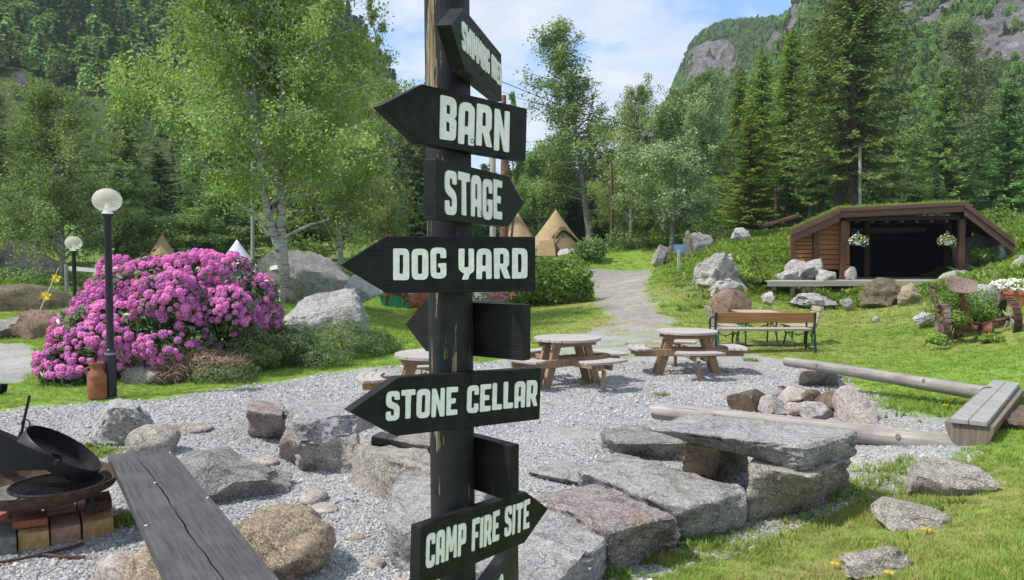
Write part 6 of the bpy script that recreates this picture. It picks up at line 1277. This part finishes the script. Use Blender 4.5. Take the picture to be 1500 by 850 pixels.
# ------------------------------------------------------------------ rhododendron
RE = [(262, 460, 13.7, 112, 86), (300, 432, 13.9, 70, 60), (196, 448, 13.8, 62, 62), (352, 458, 14.0, 50, 54), (118, 540, 12.5, 52, 44), (165, 498, 13.0, 80, 58), (240, 505, 13.0, 70, 42), (96, 555, 12.2, 34, 26), (172, 400, 13.8, 26, 24), (218, 402, 13.8, 30, 22), (290, 390, 13.9, 34, 22), (330, 398, 14.0, 38, 26), (378, 430, 14.0, 28, 26), (392, 462, 14.1, 22, 24), (110, 492, 12.9, 32, 26), (148, 452, 13.2, 36, 30), (74, 535, 12.4, 20, 24), (250, 440, 12.95, 50, 40), (330, 455, 13.2, 40, 34)]
E3 = []
for u, v, y, rx, rz_ in RE: c = gy(u, v, y); E3.append((c[0], c[1], c[2], rx / F * y, min(rx, 95) / F * y * .85, rz_ / F * y))
ro_ = gy(225, 545, 13.2); ro_[2] = hz(ro_[0], 13.2); rt = thing('rhododendron_bush', 'huge rhododendron bush covered in magenta-pink blossom clusters', 'rhododendron', tuple(ro_))
fol = cloud_mesh(4, [(e[0] - ro_[0], e[1] - ro_[1], e[2] - ro_[2], e[3] * .93, e[4] * .93, e[5] * .93) for e in E3], 15000, .13, .36, .72, (0, 0, -.15), -.02, clump_scale=1.8); addobj('foliage', fol, MT['rhodleaf'], rt)
rng = np.random.default_rng(6)
def truss(seed):
    r_ = np.random.default_rng(seed); C = []; D = []
    for i in range(13):
        a = i * 2.4; h_ = 1 - i / 13 * 1.15; d = np.array([math.sqrt(max(0, 1 - h_ * h_)) * math.cos(a), math.sqrt(max(0, 1 - h_ * h_)) * math.sin(a), h_]); C.append(d * .72); D.append(d)
    V = []; Fq = []; tone = []
    for c, d in zip(C, D):
        x, y = perp(d); x, y = np.array(x), np.array(y); tb = r_.uniform(.25, .75)
        for k in range(5):
            a = 2 * math.pi * k / 5 + r_.uniform(-.2, .2); e = x * math.cos(a) + y * math.sin(a); f = np.cross(d, e); n0 = len(V); L = r_.uniform(.40, .66)
            V += [c, c + e * L * .6 + f * L * .34 + d * .17, c + e * L + d * .10, c + e * L * .6 - f * L * .34 + d * .17]; Fq.append((n0, n0 + 1, n0 + 2, n0 + 3)); tone += [tb * .35, tb, min(1, tb + .3), tb]
    me = np_mesh('blossom_cluster', np.array(V) * .062, Fq, False, {'var': tone}); me.materials.append(MT['rhodflower']); return me
EP = np.array([e[3] * e[5] for e in E3]); EP /= EP.sum()
TR = [truss(i) for i in range(5)]; pts = []; dirs = []; tries = 0
while len(pts) < 760 and tries < 60000:
    tries += 1; e = E3[rng.choice(len(E3), p=EP)]; d = rng.normal(size=3); d /= np.linalg.norm(d); d = d if d[1] < .35 else d * [1, -1, 1]
    if d[2] < -.62: continue
    bmp = 1 + .08 * math.sin(d[0] * 5) + .06 * math.sin(d[1] * 6 + d[2] * 5); p = np.array(e[:3]) + d * np.array(e[3:]) * bmp * .99
    if p[2] < hz(p[0], p[1]) + .16: continue
    if any((((p - np.array(f[:3])) / np.array(f[3:])) ** 2).sum() < .80 for f in E3 if f is not e): continue
    pu, pv = uvof(p)
    if pv > 470 + max(0, pu - 330) * .2 and pu > 190 and rng.random() < .90: continue
    if mnoise.noise(Vector(p * 1.9)) < -.10 and rng.random() < .9: continue
    if any(((p - q) ** 2).sum() < .0085 for q in pts): continue
    pts.append(p); dirs.append(d * .8 + np.array([0, -.05, .55]))
order = np.argsort([p[1] for p in pts]); front = order[:295]; rest = order[295:]
for i in front:
    q = Vector(dirs[i]).to_track_quat('Z', 'Y').to_euler(); o = addobj('blossom_cluster', TR[i % 5], None, rt, tuple(pts[i] - ro_)); o.rotation_euler = q; s = rng.uniform(.62, 1.5); o.scale = (s, s, s * rng.uniform(.75, 1.05))
src_t = []
for me in TR: src_t.append(bpy.data.objects.new('blossom_source', me))
if len(rest):
    scatter('blossoms', [pts[i] - ro_ for i in rest], [tuple(Vector(dirs[i]).to_track_quat('Z', 'Y').to_euler()) for i in rest], rng.uniform(.9, 1.3, len(rest)), src_t, [i % 5 for i in rest], rt)

# ------------------------------------------------------------------ shrubs
def bush(name, lab, cat, ells, n, leaf, m_, seed, width=.5, shell=.5, group=None, dirv=None, clump=1.6, stems=True, spread=1.0):
    E = []
    for u, v, y, rx, rz_ in ells: c = gy(u, v, y); E.append([c[0], c[1], c[2], rx / F * y, rx / F * y * .8, rz_ / F * y])
    b_ = np.array([np.mean([e[0] for e in E]), np.mean([e[1] for e in E]), 0]); b_[2] = hz(b_[0], b_[1])
    r = thing(name, lab, cat, tuple(b_), group); me = cloud_mesh(seed, [(e[0] - b_[0], e[1] - b_[1], e[2] - b_[2], *e[3:]) for e in E], n, leaf, width, shell, dirv, -.35, spread, clump); addobj('foliage', me, MT[m_], r)
    if stems and min(e[4] for e in ells) > 9 and ells[0][4] > 12.5:
        mb = MB(); rr = random.Random(seed)
        for e in E:
            for k in range(6): mb.tube([(e[0] - b_[0] + rr.uniform(-.1, .1), e[1] - b_[1], hz(e[0], e[1]) - b_[2] - .05), (e[0] - b_[0] + rr.uniform(-.6, .6) * e[3], e[1] - b_[1] + rr.uniform(-.5, .5) * e[4], e[2] - b_[2] + rr.uniform(0, .6) * e[5])], [.02, .008], 4, False)
        mb.build('stems', MT['twig'], r, local=True)
    return r
bush('shrub', 'rounded bright green shrub at the lawn edge right of the dog yard board', 'shrub', [(818, 412, 26, 50, 34), (775, 420, 26, 40, 26), (846, 424, 25.6, 22, 20)], 7000, .13, 'shrub', 11)
bush('shrub', 'low green shrub under the dog yard board behind the lawn', 'shrub', [(740, 425, 27, 50, 20), (770, 395, 30, 40, 20)], 3500, .12, 'shrub', 12)
bush('shrub', 'dark green bush beside the path below the tall birch', 'shrub', [(866, 366, 40, 26, 18), (835, 384, 36, 20, 10)], 2600, .14, 'alder', 13)
bush('juniper_bush', 'sprawling grey-green juniper below the leaning boulder', 'juniper', [(430, 512, 14.3, 62, 38), (500, 505, 15.0, 66, 36), (555, 510, 15.4, 40, 26), (470, 528, 13.9, 50, 22)], 30000, .06, 'juniper', 14, .22, .45, None, (0, 0, .3))
bush('juniper_bush', 'green juniper between the rhododendron and the leaning boulder', 'juniper', [(370, 512, 13.6, 45, 38), (345, 532, 13.1, 36, 22), (402, 492, 14.4, 30, 20)], 16000, .06, 'juniper', 15, .22, .45, None, (0, 0, .3))
bush('dry_bush', 'half-dead brown twiggy bush in front of the rhododendron', 'bush', [(275, 532, 12.8, 42, 32), (320, 540, 12.7, 40, 24), (252, 548, 12.5, 26, 20)], 7000, .19, 'drytwig', 16, .055, .3, None, (0, 0, .35))
bush('juniper_bush', 'low green sprigs mixed into the dry brown bush', 'juniper', [(330, 552, 12.5, 46, 20), (232, 560, 12.4, 20, 9), (246, 516, 13.0, 26, 14)], 3800, .06, 'juniper', 17, .25, .4, None, (0, 0, .3))
bush('young_spruce', 'small bright young spruce on the bank above the garden table', 'spruce', [(1104, 395, 25.5, 14, 17), (1104, 380, 25.5, 7, 10), (1100, 406, 25.3, 18, 9)], 1500, .11, 'larch', 18, .25, .3, None, (0, 0, .5))
for k, (u, v, y, rx, rz_, m_, lab) in enumerate([(40, 415, 32, 60, 22, 'alder', 'dark low bush under the trees at the far left'), (130, 420, 30, 45, 24, 'shrub', 'green bush behind the small lamp'), (300, 400, 38, 60, 18, 'alder', 'dark bush between the two cone tents at left'), (440, 368, 40, 50, 18, 'shrub', 'bright green bush behind the large grey boulder'), (530, 398, 34, 40, 20, 'shrub', 'green bush behind the dog yard board tip'),
        (600, 405, 38, 60, 24, 'alder', 'dark bush behind the lawn below the stage board'), (690, 405, 40, 45, 24, 'alder', 'dark bush just right of the post behind the lawn'), (920, 352, 42, 34, 16, 'alder', 'bush on the bank left of the blue sign'), (965, 350, 41, 30, 14, 'shrub', 'light bush under the grey-green tree'), (1040, 345, 39, 40, 14, 'alder', 'dark bush above the white outcrop'),
        (1465, 325, 36, 40, 24, 'shrub', 'bright green bushes right of the stage roof tip'), (1500, 345, 33, 30, 22, 'shrub', 'bright leafy bush at the right edge above the pots'), (1438, 372, 27.6, 20, 10, 'fern', 'green tuft below the right end of the stage roof'), (1390, 442, 15.6, 34, 34, 'shrub', 'leafy green shrub growing through the mowing machine'), (1432, 450, 15.8, 30, 26, 'shrub', 'second leafy shrub behind the mower seat post'),
        (1372, 497, 14.6, 14, 8, 'fern', 'grassy weeds round the left wheel of the mowing machine'), (1452, 496, 14.5, 20, 7, 'fern', 'grassy weeds under the right wheel of the mowing machine'), (1402, 466, 14.9, 16, 11, 'shrub', 'leafy sprig in front of the mower seat post'), (130, 665, 8.1, 22, 16, 'shrub', 'green weeds at the foot of the pointed rock'), (172, 770, 6.4, 14, 18, 'fern', 'small grass clump between the bricks and the plank bench')]):
    bush('bush', lab, 'bush', [(u, v, y, rx, rz_), (u + rx * .4, v + rz_ * .3, y - .1, rx * .6, rz_ * .6)], int(900 + rx * rz_ * 1.1), (.13 if y > 20 else .06 if y > 9 else .04), m_, 130 + k, .5, .4)
# ferns: arching fronds
def fern_mesh(seed):
    r_ = np.random.default_rng(seed); C = []; D = []; S_ = []
    for k in range(15):
        az = r_.uniform(0, 6.28); L = r_.uniform(.75, 1.1); o = np.array([math.cos(az), math.sin(az), 0]); sd2 = np.array([-o[1], o[0], 0])
        for t in np.linspace(.12, 1, 16):
            c = o * L * t * .72 + np.array([0, 0, L * (1.05 * t - .62 * t * t)])
            for s in (-1, 1): C.append(c); D.append(sd2 * s + o * .35 + np.array([0, 0, -.12])); S_.append(.26 * L * (1.05 - t) * min(1, t * 4))
    C = np.array(C); D = np.array(D); D /= np.linalg.norm(D, axis=1)[:, None]; S_ = np.array(S_)[:, None]; e = np.cross(D, [0, 0, 1]); e /= np.linalg.norm(e, axis=1)[:, None] + 1e-9
    V = np.stack([C, C + D * S_ * .4 + e * S_ * .16, C + D * S_, C + D * S_ * .4 - e * S_ * .16], 1).reshape(-1, 3); tone = np.repeat(np.clip(.35 + .6 * C[:, 2] + r_.normal(size=len(C)) * .1, 0, 1), 4)
    me = np_mesh('fronds', V, np.arange(len(V)).reshape(-1, 4), False, {'var': tone}); me.materials.append(MT['fern']); return me
FM = [fern_mesh(i) for i in range(3)]
for k, (u, v, y, wp, lab) in enumerate([(1362, 424, 24.5, 58, 'big fern in front of the stage floor right of the mossy rock'), (1415, 415, 25.5, 54, 'fern below the right stage post'), (1440, 412, 25.0, 50, 'fern just right of the one below the stage post'), (1286, 430, 24.6, 46, 'fern beside the mossy rock in front of the stage'), (1262, 444, 24.0, 40, 'fern under the stage floor edge'),
        (1350, 446, 22.5, 46, 'fern drooping over the brown tan rock'), (1215, 432, 24.8, 40, 'fern under the side deck of the stage'), (1180, 440, 24.6, 36, 'fern between the legs of the side deck'), (1020, 440, 22.5, 40, 'fern at the left foot of the white outcrop'), (1000, 446, 22.2, 34, 'fern left of the round brown boulder, by the path'), (1110, 412, 24.8, 44, 'fern at the foot of the young spruce'),
        (1470, 408, 23.5, 52, 'fern on the bank above the terracotta pots'), (1125, 440, 22.6, 30, 'fern left of the side deck'), (60, 430, 26, 60, 'fern patch under the dark boulder at left'), (980, 400, 30, 30, 'fern by the path stake'), (1378, 424, 16.3, 34, 'fern at the left wheel of the mowing machine')]):
    p = gy(u, v, y); z = hz(p[0], y); s = wp / F * y / 1.35; o = addobj('fern', FM[k % 3], None, None, (p[0], y, z)); o.scale = (s, s, s); o.rotation_euler.z = k * 1.3; tag(o, lab, 'fern', 'ferns around the stage and bank')

# ------------------------------------------------------------------ grass, gravel, dandelions
def tuft(seed, nb, wd, lean):
    r_ = np.random.default_rng(seed); V = []; Fq = []; tone = []
    for k in range(nb):
        az = r_.uniform(0, 6.28); b_ = np.array([r_.normal() * .35, r_.normal() * .35, -.05]); o = np.array([math.cos(az), math.sin(az), 0]) * r_.uniform(.1, lean); h_ = r_.uniform(.55, 1.1); s = np.array([-o[1], o[0], 0]); s = s / (np.linalg.norm(s) + 1e-9) * wd; n0 = len(V)
        V += [b_ - s, b_ + s, b_ + o * .4 + [0, 0, h_ * .55] + s * .7, b_ + o * .4 + [0, 0, h_ * .55] - s * .7, b_ + o * 1.1 + [0, 0, h_]]; Fq += [(n0, n0 + 1, n0 + 2, n0 + 3), (n0 + 3, n0 + 2, n0 + 4, n0 + 4)]
        t_ = r_.uniform(.15, .8); tone += [t_ * .6, t_ * .6, t_, t_, min(1, t_ + .15)]
    me = bpy.data.meshes.new('tuft'); me.from_pydata([tuple(v) for v in V], [], [tuple(dict.fromkeys(f)) for f in Fq]); a = me.attributes.new('var', 'FLOAT', 'POINT'); a.data.foreach_set('value', np.array(tone, np.float32)); return me
gs = [source('grass_tuft', tuft(1, 12, .045, .5), MT['grass']), source('grass_tuft', tuft(2, 12, .04, .8), MT['grass']), source('dry_tuft', tuft(3, 10, .04, 1.0), MT['drygrass']), source('leafy_tuft', tuft(4, 9, .16, .9), MT['shrub'])]
rng = np.random.default_rng(12)
def near_points(n, d0, d1, a=.78, pw=1.0):
    d = d0 * (d1 / d0) ** (rng.random(n) ** pw); th = rng.uniform(-a, a, n); return d * np.sin(th), d * np.cos(th)
x, y = near_points(330000, 3.2, 46, .78, 1.2); g_ = grassiness(x, y); dr = dryness(x, y); wi = wildness(x, y); nz = fbm(x * 1.7, y * 1.7, 31)
keep = (g_ + nz * .5 > .58) & (rng.random(len(x)) < np.clip(1.15 - dr * .9, .25, 1)) & ~inpoly(x, y, [(10.4, 26.0), (16.0, 26.0), (17.4, 32.0), (12.4, 32.0)])
x, y, dr, wi, g_ = x[keep], y[keep], dr[keep], wi[keep], g_[keep]; z = H(x, y) + fbm(x * 1.1, y * 1.1, 3) * .10 * np.clip(g_, .25, 1); z = z + wi * fbm(x * .5, y * .5, 21) * .5
dist = np.hypot(x, y); s = (.026 + .040 * rng.random(len(x)) ** 2) * (1 + wi * 1.5 * np.clip(fbm(x * .6, y * .6, 44) + .6, .2, 1.2)) * np.clip(dist / 13, 1, 1.7)
s3 = np.c_[s * np.clip(dist / 12, 1, 2.2), s * np.clip(dist / 12, 1, 2.2), s * .95]; ix = np.where(rng.random(len(x)) < dr * .75, 2, rng.integers(0, 2, len(x))); ix = np.where((wi > .4) & (rng.random(len(x)) < .35), 3, ix)
scatter('grass', np.c_[x, y, z - .01], np.c_[np.zeros((len(x), 2)), rng.uniform(0, 6.28, len(x))], s3, gs, ix)
# weeds at the gravel edges
SP = [(1338, 700, .55, 260), (1230, 712, .3, 160), (1170, 765, .3, 120), (1080, 800, .35, 120), (1320, 590, .8, 320), (1400, 600, .5, 200), (965, 580, .1, 30), (1100, 528, .12, 30), (135, 665, .25, 120), (180, 765, .12, 60), (560, 575, .2, 40), (1290, 690, .25, 80), (600, 560, .3, 40), (1035, 802, .18, 90), (985, 822, .15, 80), (905, 848, .12, 50), (1245, 728, .2, 80), (1345, 735, .25, 120), (1290, 800, .25, 80), (1375, 690, .3, 120), (640, 575, .3, 40), (760, 560, .3, 30), (1060, 545, .2, 30), (860, 560, .25, 30)]
Q = []
for u, v, r_, n in SP: c = gt(u, v); Q.append(np.c_[c[0] + rng.normal(size=n) * r_ * .6, c[1] + rng.normal(size=n) * r_ * .6])
Q = np.concatenate(Q); scatter('edge_weeds', np.c_[Q, H(Q[:, 0], Q[:, 1]) - .01], np.c_[np.zeros((len(Q), 2)), rng.uniform(0, 6.28, len(Q))], rng.uniform(.035, .085, len(Q)), gs, rng.choice([0, 1, 2, 1, 0, 3, 2], len(Q)))
# grass on the stage roof
n = 3000; k = rng.random(n); yy = rng.random(n) ** 1.6 * D; X0 = A0[0] + (B1[0] - A0[0]) * k; X = X0 + yy / D * 2.1; Z = np.interp(X0, [p[0] for p in fr], [p[2] for p in fr]) + yy / D * .3
scatter('roof_grass', np.c_[X, SY + .03 + yy, Z] - wloc(st), np.c_[np.zeros((n, 2)), rng.uniform(0, 6.28, n)], rng.uniform(.035, .09, n) * (1 + (rng.random(n) < .06)), gs, rng.choice([0, 1, 1, 2], n), st)
# loose gravel stones
ps = []
for i in range(4):
    bm = bmesh.new(); bmesh.ops.create_icosphere(bm, subdivisions=1, radius=1); r_ = random.Random(i)
    for v in bm.verts: v.co = Vector((v.co.x * 1.15, v.co.y * .9, v.co.z * .6)) * r_.uniform(.75, 1.15)
    me = bpy.data.meshes.new('pebble'); bm.to_mesh(me); bm.free(); ps.append(source('pebble', me, MT['pebble']))
x, y = near_points(150000, 3.9, 15, .72, 1.15); d = np.maximum(polydist(x, y, GRAVEL), polydist(x, y, PATH)); nz = fbm(x * 1.7, y * 1.7, 31); keep = (d + nz * .5 > -.12) & (fbm(x * .8, y * .8, 77) > -.22); x, y = x[keep], y[keep]; g_ = grassiness(x, y)
z = H(x, y) + fbm(x * 1.1, y * 1.1, 3) * .10 * np.clip(g_, .25, 1) + fbm(x * 4, y * 4, 9) * .03; n = len(x)
s = rng.uniform(.0075, .016, n) * (1 + .9 * (rng.random(n) < .04)) * np.clip(np.hypot(x, y) / 8, 1, 1.5); scatter('gravel', np.c_[x, y, z + .001], rng.uniform(0, 6.28, (n, 3)) * [.15, .15, 1], s, ps, rng.integers(0, 4, n))
# dandelions
dm = MB()
for k in range(18):
    a = k * 2.4; r_ = .02 * math.sqrt(k / 18) + .004; dm.add([(r_ * math.cos(a) * .4, r_ * math.sin(a) * .4, .045), (r_ * math.cos(a) + .006 * math.sin(a), r_ * math.sin(a) - .006 * math.cos(a), .052 - r_ * .3), (r_ * 1.25 * math.cos(a), r_ * 1.25 * math.sin(a), .052 - r_ * .5), (r_ * math.cos(a) - .006 * math.sin(a), r_ * math.sin(a) + .006 * math.cos(a), .052 - r_ * .3)], [(0, 1, 2, 3)])
hd0 = dm.build('flower_head', MT['dandelion'], None, local=True); sm0 = MB().tube([(0, 0, 0), (.003, 0, .025), (0, 0, .046)], .0025, 5).build('stem', MT['fern'], None, local=True); hm_, sm_ = hd0.data, sm0.data; bpy.data.objects.remove(hd0); bpy.data.objects.remove(sm0)
for u, v, sz, lab in [(1157, 730, 1.1, 'yellow dandelion against the pinkish standing stone, the upper of two'), (1165, 741, 1.2, 'yellow dandelion against the pinkish standing stone, the lower of two'), (1256, 722, .9, 'yellow dandelion in the weeds right of the big stone table'), (1358, 786, 1.2, 'yellow dandelion at the right tip of the flat sunken rock'), (1223, 836, 1.1, 'yellow dandelion in the short grass left of the small brownish rock'), (1303, 850, 1.1, 'yellow dandelion in front of the small brownish rock'), (1282, 800, .7, 'tiny yellow dandelion above the small brownish rock')] + [(1385, 600, 1.25, 'leftmost and lowest yellow dandelion of the patch by the board bench'), (1397, 588, 1.25, 'middle yellow dandelion of the patch by the board bench'), (1414, 584, 1.25, 'rightmost yellow dandelion of the patch, nearest the board bench')]:
    p = gt(u, v); r = thing('dandelion', lab, 'dandelion', tuple(p), 'dandelions in the grass'); r.scale = (sz,) * 3; addobj('stem', sm_, None, r); addobj('flower_head', hm_, None, r)
# ------------------------------------------------------------------ air
mb = MB(); mb.box((0, 640, 128), (3600, 1700, 330)); hzo = mb.build('haze', None, local=True); tag(hzo, kind='stuff')
m = bpy.data.materials.new('pale_air'); m.use_nodes = True; t = NT(m.node_tree); t.t.nodes.clear()
pv_ = t.n('ShaderNodeVolumePrincipled', {'Color': (.80, .88, 1.0), 'Density': .00032, 'Anisotropy': .2}); t.t.links.new(pv_.outputs[0], t.n('ShaderNodeOutputMaterial').inputs['Volume']); hzo.data.materials.append(m)
